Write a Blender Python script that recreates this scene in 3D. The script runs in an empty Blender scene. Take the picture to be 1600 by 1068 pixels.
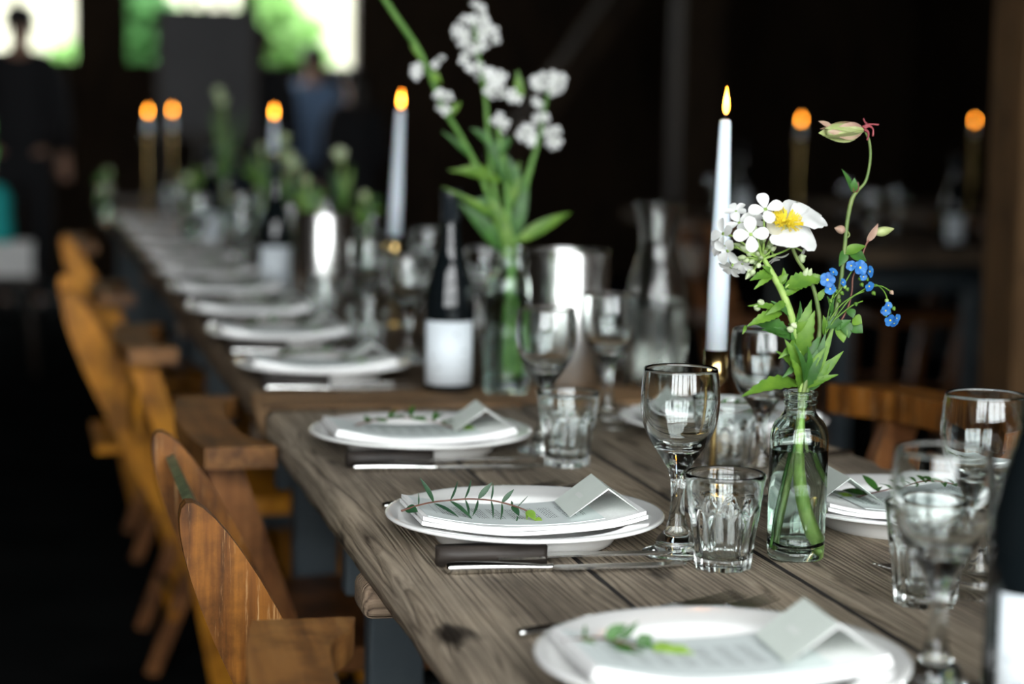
import bpy, bmesh, math, random
from mathutils import Vector, Matrix, noise
random.seed(7)
SC = bpy.context.scene
COL = SC.collection
PI = math.pi
R = math.radians

# ---------------------------------------------------------------- camera, sky, exposure
FPX = 70 / 36 * 1600
PITCH, YAW, ROLL = math.atan(356 / FPX), R(13.8), R(1.0)
CAM = Vector((0, 0, 1.17))
fw = Vector((math.sin(YAW) * math.cos(PITCH), math.cos(YAW) * math.cos(PITCH), -math.sin(PITCH)))
r0 = Vector((math.cos(YAW), -math.sin(YAW), 0))
u0 = r0.cross(fw)
rt = r0 * math.cos(ROLL) + u0 * math.sin(ROLL)
up = u0 * math.cos(ROLL) - r0 * math.sin(ROLL)
cd = bpy.data.cameras.new('camera')
cd.lens = 70
cd.sensor_width = 36
cd.clip_end = 200
cd.dof.use_dof = True
cd.dof.focus_distance = 1.90
cd.dof.aperture_fstop = 2.8
cam = bpy.data.objects.new('camera', cd)
COL.objects.link(cam)
m3 = Matrix((rt, up, -fw)).transposed()
cam.matrix_world = Matrix.Translation(CAM) @ m3.to_4x4()
SC.camera = cam

W_ = bpy.data.worlds.new('overcast_sky')
SC.world = W_
W_.use_nodes = True
bgn = W_.node_tree.nodes['Background']
bgn.inputs[0].default_value = (0.95, 0.985, 1.0, 1)
bgn.inputs[1].default_value = 3.0
SC.view_settings.view_transform = 'Standard'
SC.view_settings.look = 'None'
SC.view_settings.gamma = 1
SC.view_settings.exposure = 2.0
SC.view_settings.use_curve_mapping = False
SC.cycles.use_denoising = True
SC.cycles.max_bounces = 16
SC.cycles.transmission_bounces = 16
SC.cycles.transparent_max_bounces = 8
SC.cycles.caustics_reflective = True
SC.cycles.caustics_refractive = True
SC.cycles.blur_glossy = 0.3
SC.cycles.sample_clamp_indirect = 6.0

def portal(name, loc, rot, sx, sy):
    l = bpy.data.lights.new(name, 'AREA')
    l.shape = 'RECTANGLE'
    l.size, l.size_y = sx, sy
    l.cycles.is_portal = True
    o = bpy.data.objects.new(name, l)
    o.location, o.rotation_euler = loc, rot
    COL.objects.link(o)
# daylight enters by the open barn end behind the camera and by the far openings
portal('daylight_portal', (-0.1, -1.25, 2.15), (R(90), 0, 0), 5.1, 2.6)
portal('daylight_portal', (0.9, 14.05, 1.6), (R(-90), 0, 0), 3.4, 2.0)

def W(x, y, Y):
    """a picture point on the upright plane at distance Y down the table"""
    d = fw + rt * ((x - 800) / FPX) - up * ((y - 534) / FPX)
    return CAM + d * (Y / d.y)

# ---------------------------------------------------------------- materials
def mat(name):
    m = bpy.data.materials.new(name)
    m.use_nodes = True
    nt = m.node_tree
    b = nt.nodes['Principled BSDF']
    return m, nt, b

def plain(name, col, rough=0.5, metal=0.0, **kw):
    m, nt, b = mat(name)
    b.inputs['Base Color'].default_value = (*col, 1)
    b.inputs['Roughness'].default_value = rough
    b.inputs['Metallic'].default_value = metal
    for k, v in kw.items():
        b.inputs[k.replace('_', ' ')].default_value = v
    return m

def N(nt, t, **kw):
    n = nt.nodes.new(t)
    for k, v in kw.items():
        if k.startswith('i_'):
            k2 = k[2:]
            n.inputs[int(k2) if k2.isdigit() else k2.replace('_', ' ')].default_value = v
        else:
            setattr(n, k, v)
    return n

def ramp(nt, stops):
    n = nt.nodes.new('ShaderNodeValToRGB')
    e = n.color_ramp.elements
    while len(e) < len(stops):
        e.new(0.5)
    for s, (p, c) in zip(e, stops):
        s.position = p
        s.color = (*c, 1) if len(c) == 3 else c
    return n

def coords(nt, scale, rnd=True):
    tc = N(nt, 'ShaderNodeTexCoord')
    src = tc.outputs['Object']
    if rnd:
        oi = N(nt, 'ShaderNodeObjectInfo')
        mu = N(nt, 'ShaderNodeMath', operation='MULTIPLY', i_1=37.0)
        nt.links.new(oi.outputs['Random'], mu.inputs[0])
        ad = N(nt, 'ShaderNodeVectorMath', operation='ADD')
        nt.links.new(src, ad.inputs[0])
        nt.links.new(mu.outputs[0], ad.inputs[1])
        src = ad.outputs[0]
    mp = N(nt, 'ShaderNodeMapping')
    mp.inputs['Scale'].default_value = scale
    nt.links.new(src, mp.inputs['Vector'])
    return mp.outputs[0], src

def mix(nt, a, b, f, mode='MIX'):
    n = N(nt, 'ShaderNodeMix', data_type='RGBA', blend_type=mode)
    for sock, v in ((n.inputs[6], a), (n.inputs[7], b), (n.inputs[0], f)):
        if isinstance(v, bpy.types.NodeSocket):
            nt.links.new(v, sock)
        elif isinstance(v, tuple):
            sock.default_value = (*v, 1)
        else:
            sock.default_value = v
    return n.outputs[2]

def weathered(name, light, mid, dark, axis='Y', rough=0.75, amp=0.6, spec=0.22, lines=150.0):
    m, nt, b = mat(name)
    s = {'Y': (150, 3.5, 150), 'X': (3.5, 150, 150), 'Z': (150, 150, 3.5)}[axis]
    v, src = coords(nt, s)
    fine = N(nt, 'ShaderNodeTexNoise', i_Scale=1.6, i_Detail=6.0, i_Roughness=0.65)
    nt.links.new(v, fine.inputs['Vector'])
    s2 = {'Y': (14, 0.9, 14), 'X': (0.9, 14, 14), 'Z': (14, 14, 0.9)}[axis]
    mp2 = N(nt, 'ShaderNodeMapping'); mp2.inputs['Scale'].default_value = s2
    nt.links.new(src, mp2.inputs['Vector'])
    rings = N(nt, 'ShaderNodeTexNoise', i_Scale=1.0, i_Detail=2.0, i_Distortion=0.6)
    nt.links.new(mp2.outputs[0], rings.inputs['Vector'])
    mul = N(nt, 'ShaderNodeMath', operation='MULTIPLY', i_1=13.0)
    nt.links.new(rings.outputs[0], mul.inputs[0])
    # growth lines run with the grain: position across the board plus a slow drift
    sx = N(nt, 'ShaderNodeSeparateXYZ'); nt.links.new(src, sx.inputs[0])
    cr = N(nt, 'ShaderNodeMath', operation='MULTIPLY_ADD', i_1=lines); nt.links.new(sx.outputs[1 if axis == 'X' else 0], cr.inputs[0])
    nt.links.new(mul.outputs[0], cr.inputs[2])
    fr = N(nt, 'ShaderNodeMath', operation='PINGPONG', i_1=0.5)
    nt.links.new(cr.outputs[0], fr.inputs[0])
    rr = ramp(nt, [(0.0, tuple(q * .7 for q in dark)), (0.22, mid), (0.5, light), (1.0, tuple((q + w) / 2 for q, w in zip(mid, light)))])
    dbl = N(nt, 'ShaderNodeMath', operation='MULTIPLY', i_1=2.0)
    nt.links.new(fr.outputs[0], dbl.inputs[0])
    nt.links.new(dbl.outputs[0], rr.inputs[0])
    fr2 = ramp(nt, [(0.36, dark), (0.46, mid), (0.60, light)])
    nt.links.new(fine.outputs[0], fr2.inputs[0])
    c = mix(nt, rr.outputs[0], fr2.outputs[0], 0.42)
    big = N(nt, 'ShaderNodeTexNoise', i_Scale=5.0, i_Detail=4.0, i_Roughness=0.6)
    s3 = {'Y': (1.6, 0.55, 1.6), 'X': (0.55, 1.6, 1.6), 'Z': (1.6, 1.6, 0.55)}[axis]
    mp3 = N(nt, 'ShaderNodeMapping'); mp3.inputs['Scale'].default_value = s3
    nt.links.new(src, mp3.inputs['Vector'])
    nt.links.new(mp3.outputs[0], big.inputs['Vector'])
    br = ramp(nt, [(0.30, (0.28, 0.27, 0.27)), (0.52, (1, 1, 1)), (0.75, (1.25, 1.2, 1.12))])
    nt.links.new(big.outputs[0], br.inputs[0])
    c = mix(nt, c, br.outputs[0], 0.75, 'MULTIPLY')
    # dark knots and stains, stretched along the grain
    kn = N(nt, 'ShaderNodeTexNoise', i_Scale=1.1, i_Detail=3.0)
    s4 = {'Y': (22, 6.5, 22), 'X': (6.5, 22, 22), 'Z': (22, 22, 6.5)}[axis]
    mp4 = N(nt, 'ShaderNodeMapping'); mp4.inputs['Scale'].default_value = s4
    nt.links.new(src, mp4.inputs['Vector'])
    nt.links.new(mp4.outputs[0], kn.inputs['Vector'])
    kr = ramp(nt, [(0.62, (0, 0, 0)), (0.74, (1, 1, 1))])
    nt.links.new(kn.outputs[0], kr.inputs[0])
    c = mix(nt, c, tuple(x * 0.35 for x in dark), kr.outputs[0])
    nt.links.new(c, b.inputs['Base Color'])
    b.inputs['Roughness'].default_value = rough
    b.inputs['Specular IOR Level'].default_value = spec
    bp = N(nt, 'ShaderNodeBump', i_Strength=amp, i_Distance=0.004)
    sm = N(nt, 'ShaderNodeMath', operation='ADD')
    nt.links.new(fine.outputs[0], sm.inputs[0]); nt.links.new(dbl.outputs[0], sm.inputs[1])
    nt.links.new(sm.outputs[0], bp.inputs['Height'])
    nt.links.new(bp.outputs[0], b.inputs['Normal'])
    return m

def varnished(name, a, c, d, axis='Z', rough=0.35, scuff=0.0, coat=0.0):
    m, nt, b = mat(name)
    s = {'Y': (40, 2, 40), 'X': (2, 40, 40), 'Z': (40, 40, 2)}[axis]
    v, src = coords(nt, s)
    f = N(nt, 'ShaderNodeTexNoise', i_Scale=1.5, i_Detail=5.0, i_Roughness=0.6)
    nt.links.new(v, f.inputs['Vector'])
    r_ = ramp(nt, [(0.3, a), (0.5, c), (0.72, d)])
    nt.links.new(f.outputs[0], r_.inputs[0])
    col = r_.outputs[0]
    bg = N(nt, 'ShaderNodeTexNoise', i_Scale=11.0, i_Detail=6.0, i_Roughness=0.65)
    nt.links.new(src, bg.inputs['Vector'])
    rg = ramp(nt, [(0.38, (0.16, 0.14, 0.14)), (0.56, (1, 1, 1))])
    nt.links.new(bg.outputs[0], rg.inputs[0])
    col = mix(nt, col, rg.outputs[0], 0.7, 'MULTIPLY')
    if scuff:
        sp = N(nt, 'ShaderNodeTexNoise', i_Scale=3.2, i_Detail=6.0, i_Roughness=0.75)
        nt.links.new(v, sp.inputs['Vector'])
        sr = ramp(nt, [(0.56, (0, 0, 0)), (0.66, (scuff,) * 3)])
        nt.links.new(sp.outputs[0], sr.inputs[0])
        col = mix(nt, col, (0.50, 0.30, 0.13), sr.outputs[0])
    nt.links.new(col, b.inputs['Base Color'])
    b.inputs['Roughness'].default_value = rough
    b.inputs['Coat Weight'].default_value = coat
    b.inputs['Specular IOR Level'].default_value = 0.25
    b.inputs['Coat Roughness'].default_value = 0.25
    bp = N(nt, 'ShaderNodeBump', i_Strength=0.15, i_Distance=0.002)
    nt.links.new(f.outputs[0], bp.inputs['Height'])
    nt.links.new(bp.outputs[0], b.inputs['Normal'])
    return m

def mottled(name, a, b_, scale=8, rough=0.6, bump=0.0, **kw):
    m, nt, b = mat(name)
    v, src = coords(nt, (scale,) * 3)
    f = N(nt, 'ShaderNodeTexNoise', i_Scale=1.0, i_Detail=4.0)
    nt.links.new(v, f.inputs['Vector'])
    r_ = ramp(nt, [(0.35, a), (0.65, b_)])
    nt.links.new(f.outputs[0], r_.inputs[0])
    nt.links.new(r_.outputs[0], b.inputs['Base Color'])
    b.inputs['Roughness'].default_value = rough
    if bump:
        bp = N(nt, 'ShaderNodeBump', i_Strength=bump, i_Distance=0.002)
        nt.links.new(f.outputs[0], bp.inputs['Height'])
        nt.links.new(bp.outputs[0], b.inputs['Normal'])
    for k, v in kw.items():
        b.inputs[k.replace('_', ' ')].default_value = v
    return m

def glass(name, col=(0.97, 0.985, 0.98), ior=1.5, rough=0.0):
    m = bpy.data.materials.new(name)
    m.use_nodes = True
    nt = m.node_tree
    nt.nodes.clear()
    o = N(nt, 'ShaderNodeOutputMaterial')
    g = N(nt, 'ShaderNodeBsdfGlass', i_IOR=ior, i_Roughness=rough)
    g.inputs['Color'].default_value = (*col, 1)
    nt.links.new(g.outputs[0], o.inputs[0])
    return m

def petal_mat(name, a, b_, tr=0.35, grad=None):
    m, nt, b = mat(name)
    v, src = coords(nt, (60,) * 3)
    f = N(nt, 'ShaderNodeTexNoise', i_Scale=1.0, i_Detail=3.0)
    nt.links.new(v, f.inputs['Vector'])
    r_ = ramp(nt, [(0.35, a), (0.65, b_)])
    nt.links.new(f.outputs[0], r_.inputs[0])
    nt.links.new(r_.outputs[0], b.inputs['Base Color'])
    b.inputs['Roughness'].default_value = 0.5
    t = N(nt, 'ShaderNodeBsdfTranslucent')
    nt.links.new(r_.outputs[0], t.inputs[0])
    ms = N(nt, 'ShaderNodeMixShader', i_0=tr)
    nt.links.new(b.outputs[0], ms.inputs[1]); nt.links.new(t.outputs[0], ms.inputs[2])
    nt.links.new(ms.outputs[0], nt.nodes['Material Output'].inputs[0])
    return m

def printed(name, paper, ink, sx, sz, plane='XZ', dens=0.5, rough=0.6, mask=None, block=0.0):
    """paper with lines of small illegible print: bricks are words, mortar is bare paper"""
    m, nt, b = mat(name)
    tc = N(nt, 'ShaderNodeTexCoord')
    sp = N(nt, 'ShaderNodeSeparateXYZ'); nt.links.new(tc.outputs['Object'], sp.inputs[0])
    cb = N(nt, 'ShaderNodeCombineXYZ')
    i, j = {'XZ': (0, 2), 'YX': (1, 0)}[plane]
    nt.links.new(sp.outputs[i], cb.inputs[0]); nt.links.new(sp.outputs[j], cb.inputs[1])
    mp = N(nt, 'ShaderNodeMapping'); mp.inputs['Scale'].default_value = (sx, sz, 1)
    nt.links.new(cb.outputs[0], mp.inputs[0])
    nz = N(nt, 'ShaderNodeTexNoise', i_Scale=1.0, i_Detail=0.0)
    mq = N(nt, 'ShaderNodeMapping'); mq.inputs['Scale'].default_value = (0.35, 0.55, 1)
    nt.links.new(mp.outputs[0], mq.inputs[0]); nt.links.new(mq.outputs[0], nz.inputs['Vector'])
    bk = N(nt, 'ShaderNodeTexBrick', offset=0.37, offset_frequency=2, squash=0.7, squash_frequency=3, i_Scale=1.0)
    bk.inputs['Color1'].default_value = (1, 1, 1, 1)
    bk.inputs['Color2'].default_value = (1, 1, 1, 1)
    bk.inputs['Mortar'].default_value = (0, 0, 0, 1)
    bk.inputs['Mortar Size'].default_value = 0.30
    bk.inputs['Mortar Smooth'].default_value = 0.1
    bk.inputs['Brick Width'].default_value = 1.9
    bk.inputs['Row Height'].default_value = 1.0
    nt.links.new(mp.outputs[0], bk.inputs['Vector'])
    th = N(nt, 'ShaderNodeMath', operation='GREATER_THAN', i_1=1 - dens)
    nt.links.new(nz.outputs[0], th.inputs[0])
    mu = N(nt, 'ShaderNodeMath', operation='MULTIPLY')
    nt.links.new(bk.outputs[0], mu.inputs[0]); nt.links.new(th.outputs[0], mu.inputs[1])
    f = mu.outputs[0]
    if mask:                      # keep a margin of bare paper: |x| < a and lo < z < hi
        a, lo, hi = mask
        for sock, op, val in ((sp.outputs[i], 'ABS', a), (sp.outputs[j], 'LO', lo), (sp.outputs[j], 'HI', hi)):
            if op == 'ABS':
                ab = N(nt, 'ShaderNodeMath', operation='ABSOLUTE'); nt.links.new(sock, ab.inputs[0])
                sock, op = ab.outputs[0], 'HI'
            q = N(nt, 'ShaderNodeMath', operation='LESS_THAN' if op == 'HI' else 'GREATER_THAN', i_1=val)
            nt.links.new(sock, q.inputs[0])
            w = N(nt, 'ShaderNodeMath', operation='MULTIPLY')
            nt.links.new(f, w.inputs[0]); nt.links.new(q.outputs[0], w.inputs[1])
            f = w.outputs[0]
    if block:                     # paragraphs: groups of lines with a blank gap
        dv = N(nt, 'ShaderNodeMath', operation='MULTIPLY', i_1=1 / block); nt.links.new(sp.outputs[j], dv.inputs[0])
        fr = N(nt, 'ShaderNodeMath', operation='FRACT'); nt.links.new(dv.outputs[0], fr.inputs[0])
        q = N(nt, 'ShaderNodeMath', operation='LESS_THAN', i_1=0.68); nt.links.new(fr.outputs[0], q.inputs[0])
        w = N(nt, 'ShaderNodeMath', operation='MULTIPLY')
        nt.links.new(f, w.inputs[0]); nt.links.new(q.outputs[0], w.inputs[1])
        f = w.outputs[0]
    c = mix(nt, paper, ink, f)
    nt.links.new(c, b.inputs['Base Color'])
    b.inputs['Roughness'].default_value = rough
    return m

def flame_mat():
    m = bpy.data.materials.new('candle_flame')
    m.use_nodes = True
    nt = m.node_tree
    nt.nodes.clear()
    o = N(nt, 'ShaderNodeOutputMaterial')
    tc = N(nt, 'ShaderNodeTexCoord')
    sp = N(nt, 'ShaderNodeSeparateXYZ'); nt.links.new(tc.outputs['Generated'], sp.inputs[0])
    r_ = ramp(nt, [(0.0, (0.25, 0.07, 0.02)), (0.25, (1, 0.30, 0.02)), (0.6, (1, 0.36, 0.035)), (1, (1, 0.25, 0.01))])
    nt.links.new(sp.outputs[2], r_.inputs[0])
    e = N(nt, 'ShaderNodeEmission', i_Strength=9.0)
    nt.links.new(r_.outputs[0], e.inputs[0])
    nt.links.new(e.outputs[0], o.inputs[0])
    return m

def floor_mat():
    m, nt, b = mat('worn_floor')
    v, src = coords(nt, (1, 1, 1), False)
    f = N(nt, 'ShaderNodeTexNoise', i_Scale=3.0, i_Detail=6.0)
    nt.links.new(src, f.inputs['Vector'])
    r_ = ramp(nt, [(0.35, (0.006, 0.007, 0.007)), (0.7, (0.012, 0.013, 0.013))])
    nt.links.new(f.outputs[0], r_.inputs[0])
    nt.links.new(r_.outputs[0], b.inputs['Base Color'])
    b.inputs['Roughness'].default_value = 0.6
    b.inputs['Specular IOR Level'].default_value = 0.0
    return m

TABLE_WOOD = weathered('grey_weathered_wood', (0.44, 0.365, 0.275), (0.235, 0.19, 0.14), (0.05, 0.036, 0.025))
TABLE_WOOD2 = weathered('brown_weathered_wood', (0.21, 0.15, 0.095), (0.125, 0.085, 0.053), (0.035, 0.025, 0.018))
END_WOOD = weathered('orange_brown_board', (0.33, 0.20, 0.10), (0.20, 0.115, 0.055), (0.06, 0.035, 0.02), axis='X')
BATTEN_WOOD = weathered('worn_batten_wood', (0.34, 0.25, 0.17), (0.19, 0.13, 0.09), (0.04, 0.03, 0.022), axis='X')
BLUE_PAINT = mottled('blue_grey_paint', (0.045, 0.062, 0.075), (0.075, 0.095, 0.105), 9, 0.6)
CHAIR_A = varnished('worn_amber_varnish', (0.04, 0.014, 0.003), (0.15, 0.052, 0.007), (0.28, 0.108, 0.014), 'Z', 0.42, 0.6)
CHAIR_A2 = varnished('amber_varnish', (0.36, 0.13, 0.006), (0.48, 0.185, 0.008), (0.56, 0.24, 0.014), 'Z', 0.5)
CHAIR_B = varnished('brown_varnish_board', (0.12, 0.05, 0.015), (0.22, 0.095, 0.026), (0.30, 0.145, 0.042), 'Y', 0.5)
CHAIR_B2 = varnished('red_brown_varnish', (0.12, 0.042, 0.014), (0.20, 0.078, 0.024), (0.28, 0.12, 0.04), 'Z', 0.4)
GREEN_RAIL = mottled('green_worn_paint', (0.035, 0.05, 0.02), (0.13, 0.155, 0.075), 60, 0.5, 0.4)
PORCELAIN = plain('white_porcelain', (0.82, 0.82, 0.80), 0.18, 0, Coat_Weight=0.4, Coat_Roughness=0.05)
NAPKIN = mottled('white_linen', (0.80, 0.80, 0.79), (0.86, 0.86, 0.85), 300, 0.9, 0.1)
SAGE = mottled('sage_card', (0.68, 0.74, 0.68), (0.71, 0.77, 0.71), 30, 0.75)
MENU = printed('sage_menu_paper', (0.68, 0.74, 0.73), (0.12, 0.14, 0.14), 260, 430, 'YX', 0.70, 0.7, (0.024, -0.092, 0.055), 0.0172)
CARD_EDGE = plain('white_card_edge', (0.85, 0.86, 0.84), 0.7)
LABEL = printed('printed_wine_label', (0.70, 0.76, 0.80), (0.42, 0.46, 0.49), 210, 120, 'XZ', 0.36, 0.55, (0.026, 0.018, 0.1))
BOTTLE = plain('near_black_bottle_glass', (0.004, 0.006, 0.007), 0.05, 0, IOR=1.5)
CAPSULE = plain('black_foil_capsule', (0.010, 0.014, 0.018), 0.3)
GLASS = glass('clear_glass')
PALE_GLASS = glass('faintly_green_glass', (0.93, 0.975, 0.95))
WATER = glass('water', (0.985, 1.0, 0.99), 1.333)
MURKY = glass('cloudy_water', (0.96, 0.97, 0.955), 1.333, 0.10)
STEEL = plain('polished_steel', (0.62, 0.62, 0.60), 0.16, 1.0)
BRUSHED = plain('brushed_steel', (0.72, 0.72, 0.70), 0.26, 1.0)
BRASS = plain('polished_brass', (0.72, 0.50, 0.20), 0.18, 1.0)
DARK_HANDLE = varnished('dark_wood_handle', (0.012, 0.010, 0.009), (0.03, 0.024, 0.02), (0.055, 0.045, 0.038), 'X', 0.5)
WAX = plain('pale_blue_white_wax', (0.62, 0.70, 0.77), 0.45, 0, Subsurface_Weight=0.25, Subsurface_Scale=0.004)
WICK = plain('charred_wick', (0.01, 0.008, 0.008), 0.9)
FLAME = flame_mat()
LEAF = petal_mat('fresh_green_leaf', (0.075, 0.185, 0.016), (0.15, 0.29, 0.028), 0.3)
DEEP_STEM = petal_mat('deep_green_stem', (0.07, 0.19, 0.025), (0.13, 0.28, 0.05), 0.15)
LEAF_D = petal_mat('deep_green_leaf', (0.028, 0.095, 0.015), (0.05, 0.16, 0.022), 0.25)
LEAF_G = petal_mat('eucalyptus_leaf', (0.010, 0.042, 0.018), (0.02, 0.068, 0.026), 0.12)
LEAF_L = petal_mat('lime_leaf', (0.15, 0.28, 0.03), (0.24, 0.38, 0.05), 0.3)
STEM = petal_mat('pale_green_stem', (0.22, 0.37, 0.07), (0.36, 0.50, 0.14), 0.15)
STEM_D = petal_mat('olive_stem', (0.085, 0.15, 0.035), (0.15, 0.20, 0.055), 0.1)
STEM_R = petal_mat('red_brown_stem', (0.09, 0.03, 0.018), (0.16, 0.06, 0.035), 0.1)
PETAL = petal_mat('white_petal', (0.80, 0.81, 0.79), (0.88, 0.89, 0.87), 0.35)
PETAL_C = petal_mat('cream_petal', (0.70, 0.66, 0.50), (0.78, 0.75, 0.62), 0.35)
BUD = petal_mat('green_white_bud', (0.34, 0.46, 0.20), (0.62, 0.68, 0.46), 0.25)
COLUMB = petal_mat('columbine_green', (0.40, 0.47, 0.18), (0.55, 0.58, 0.30), 0.3)
COLUMB_P = petal_mat('columbine_pink', (0.38, 0.22, 0.17), (0.50, 0.36, 0.25), 0.3)
MAROON = petal_mat('maroon_spur', (0.20, 0.03, 0.04), (0.32, 0.06, 0.07), 0.2)
YELLOW = petal_mat('yellow_stamen', (0.88, 0.68, 0.015), (0.95, 0.80, 0.06), 0.3)
BLUE = petal_mat('sky_blue_petal', (0.012, 0.12, 0.42), (0.05, 0.24, 0.58), 0.3)
MISTED = glass('misted_glass', (0.965, 0.975, 0.965), 1.45, 0.13)
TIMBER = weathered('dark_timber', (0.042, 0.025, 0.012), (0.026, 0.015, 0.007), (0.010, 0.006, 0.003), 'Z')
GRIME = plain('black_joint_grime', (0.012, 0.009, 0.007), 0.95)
POST = weathered('brown_oak_post', (0.13, 0.07, 0.028), (0.09, 0.048, 0.02), (0.04, 0.022, 0.010), 'Z')
FLOOR = floor_mat()

# ---------------------------------------------------------------- mesh helpers
def link_mesh(name, verts, faces, m, parent=None, smooth=True, kind=None, off=None):
    """one mesh object; vertices are in the frame of the thing (or in world space with off = base of the thing)"""
    me = bpy.data.meshes.new(name)
    if off is not None:
        verts = [(v[0] - off[0], v[1] - off[1], v[2] - off[2]) for v in verts]
    me.from_pydata([tuple(v) for v in verts], [], faces)
    if smooth:
        me.polygons.foreach_set('use_smooth', [True] * len(me.polygons))
    me.materials.append(m)
    me.update()
    o = bpy.data.objects.new(name, me)
    COL.objects.link(o)
    if parent:
        o.parent = parent
    if kind:
        o['kind'] = kind
    return o

def tag(o, label, cat, group=None):
    o['label'] = label
    o['category'] = cat
    if group:
        o['group'] = group
    return o

def thing(name, label, cat, loc=(0, 0, 0), rz=0, group=None):
    o = bpy.data.objects.new(name, None)
    o.empty_display_size = 0.05
    COL.objects.link(o)
    o.location = loc
    o.rotation_euler = (0, 0, rz)
    return tag(o, label, cat, group)

def struct(name, verts, faces, m, smooth=False):
    return link_mesh(name, verts, faces, m, None, smooth, 'structure')

def dup(root, loc, rz=None, label=None, group=None):
    r = root.copy(); COL.objects.link(r)
    r.location = loc
    if rz is not None:
        r.rotation_euler = (r.rotation_euler.x, r.rotation_euler.y, rz)
    if label: r['label'] = label
    if group: r['group'] = group
    for ch in list(root.children):
        c = ch.copy(); COL.objects.link(c); c.parent = r
        for g in list(ch.children):
            d = g.copy(); COL.objects.link(d); d.parent = c
    return r

def box(x0, x1, y0, y1, z0, z1):
    v = [(x, y, z) for z in (z0, z1) for y in (y0, y1) for x in (x0, x1)]
    f = [(0, 2, 3, 1), (4, 5, 7, 6), (0, 1, 5, 4), (2, 6, 7, 3), (0, 4, 6, 2), (1, 3, 7, 5)]
    return v, f

def join(*ms):
    V, F = [], []
    for v, f in ms:
        n = len(V)
        V += list(v)
        F += [tuple(i + n for i in q) for q in f]
    return V, F

def bevel(vf, w, seg=2):
    bm = bmesh.new()
    vs = [bm.verts.new(v) for v in vf[0]]
    for f in vf[1]:
        bm.faces.new([vs[i] for i in f])
    bmesh.ops.bevel(bm, geom=bm.edges[:], offset=w, segments=seg, profile=0.5, affect='EDGES')
    bm.verts.index_update()
    out = [tuple(v.co) for v in bm.verts], [tuple(v.index for v in f.verts) for f in bm.faces]
    bm.free()
    return out

def lathe(prof, n=48, close=False, rfun=None, c=(0, 0, 0)):
    """spin (r, z) pairs about z; r = 0 makes a pole"""
    V, F, rings = [], [], []
    for r, z in prof:
        if r < 1e-6:
            rings.append([len(V)]); V.append((c[0], c[1], c[2] + z))
        else:
            idx = []
            for k in range(n):
                a = 2 * PI * k / n
                q = rfun(r, z, a) if rfun else r
                idx.append(len(V)); V.append((c[0] + q * math.cos(a), c[1] + q * math.sin(a), c[2] + z))
            rings.append(idx)
    if close: rings.append(rings[0])
    for A, B in zip(rings, rings[1:]):
        for k in range(n):
            k2 = (k + 1) % n
            a, b, c_, d = A[k % len(A)], A[k2 % len(A)], B[k2 % len(B)], B[k % len(B)]
            q = [a]
            for i in (b, c_, d):
                if i not in q: q.append(i)
            if len(q) > 2: F.append(tuple(q))
    return V, F

def smooth_prof(P, sub=4):
    """Catmull-Rom through (r, z) points"""
    out = []
    n = len(P)
    for i in range(n - 1):
        p0, p1, p2, p3 = P[max(i - 1, 0)], P[i], P[i + 1], P[min(i + 2, n - 1)]
        for k in range(sub):
            t = k / sub
            out.append(tuple(0.5 * ((2 * b) + (-a + c) * t + (2 * a - 5 * b + 4 * c - d) * t * t + (-a + 3 * b - 3 * c + d) * t ** 3)
                             for a, b, c, d in zip(p0, p1, p2, p3)))
    out.append(tuple(P[-1]))
    return out

def tube(pts, rad, n=8, cap=True, smooth=True, sub=4):
    pts = [Vector(p) for p in pts]
    if not isinstance(rad, (list, tuple)): rad = [rad] * len(pts)
    if smooth and len(pts) > 2:
        q = smooth_prof([(*p, r) for p, r in zip(pts, rad)], sub)
        pts, rad = [Vector(p[:3]) for p in q], [p[3] for p in q]
    V, F = [], []
    up_ = Vector((0.13, 0.31, 0.94))
    for i, p in enumerate(pts):
        t = (pts[min(i + 1, len(pts) - 1)] - pts[max(i - 1, 0)]).normalized()
        if abs(t.dot(up_)) > 0.98: up_ = Vector((0.9, 0.3, 0.1))
        a = t.cross(up_).normalized(); b = t.cross(a)
        up_ = (up_ - t * up_.dot(t)).normalized()
        for k in range(n):
            an = 2 * PI * k / n
            V.append(p + (a * math.cos(an) + b * math.sin(an)) * rad[i])
    for i in range(len(pts) - 1):
        for k in range(n):
            F.append((i * n + k, i * n + (k + 1) % n, (i + 1) * n + (k + 1) % n, (i + 1) * n + k))
    if cap:
        F.append(tuple(range(n))[::-1]); F.append(tuple((len(pts) - 1) * n + k for k in range(n)))
    return V, F

def leaf(a, b, w, nrm, bend=0.0, fold=0.25, n=7, shape=0.8, serr=0.0, tip=0.0, cup=0.0):
    """blade from base a to tip b; nrm = which way the face looks; bend lifts the middle along nrm"""
    a, b, nrm = Vector(a), Vector(b), Vector(nrm)
    L = (b - a)
    t = L.normalized()
    s = t.cross(nrm).normalized()
    u = s.cross(t).normalized()
    V, F = [], []
    for i in range(n + 1):
        q = i / n
        c = a + L * q + u * (bend * L.length * 4 * q * (1 - q))
        hw = 0.5 * w * max(math.sin(PI * q ** shape), tip * q) + 0.0002
        if serr and 0 < i < n: hw *= 1 + (serr if i % 2 else -serr)
        lift = u * (hw * fold) + u * cup * q * q * hw
        V += [c - s * hw + lift, c, c + s * hw + lift]
    for i in range(n):
        k = 3 * i
        F += [(k, k + 1, k + 4, k + 3), (k + 1, k + 2, k + 5, k + 4)]
    return V, F

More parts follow.
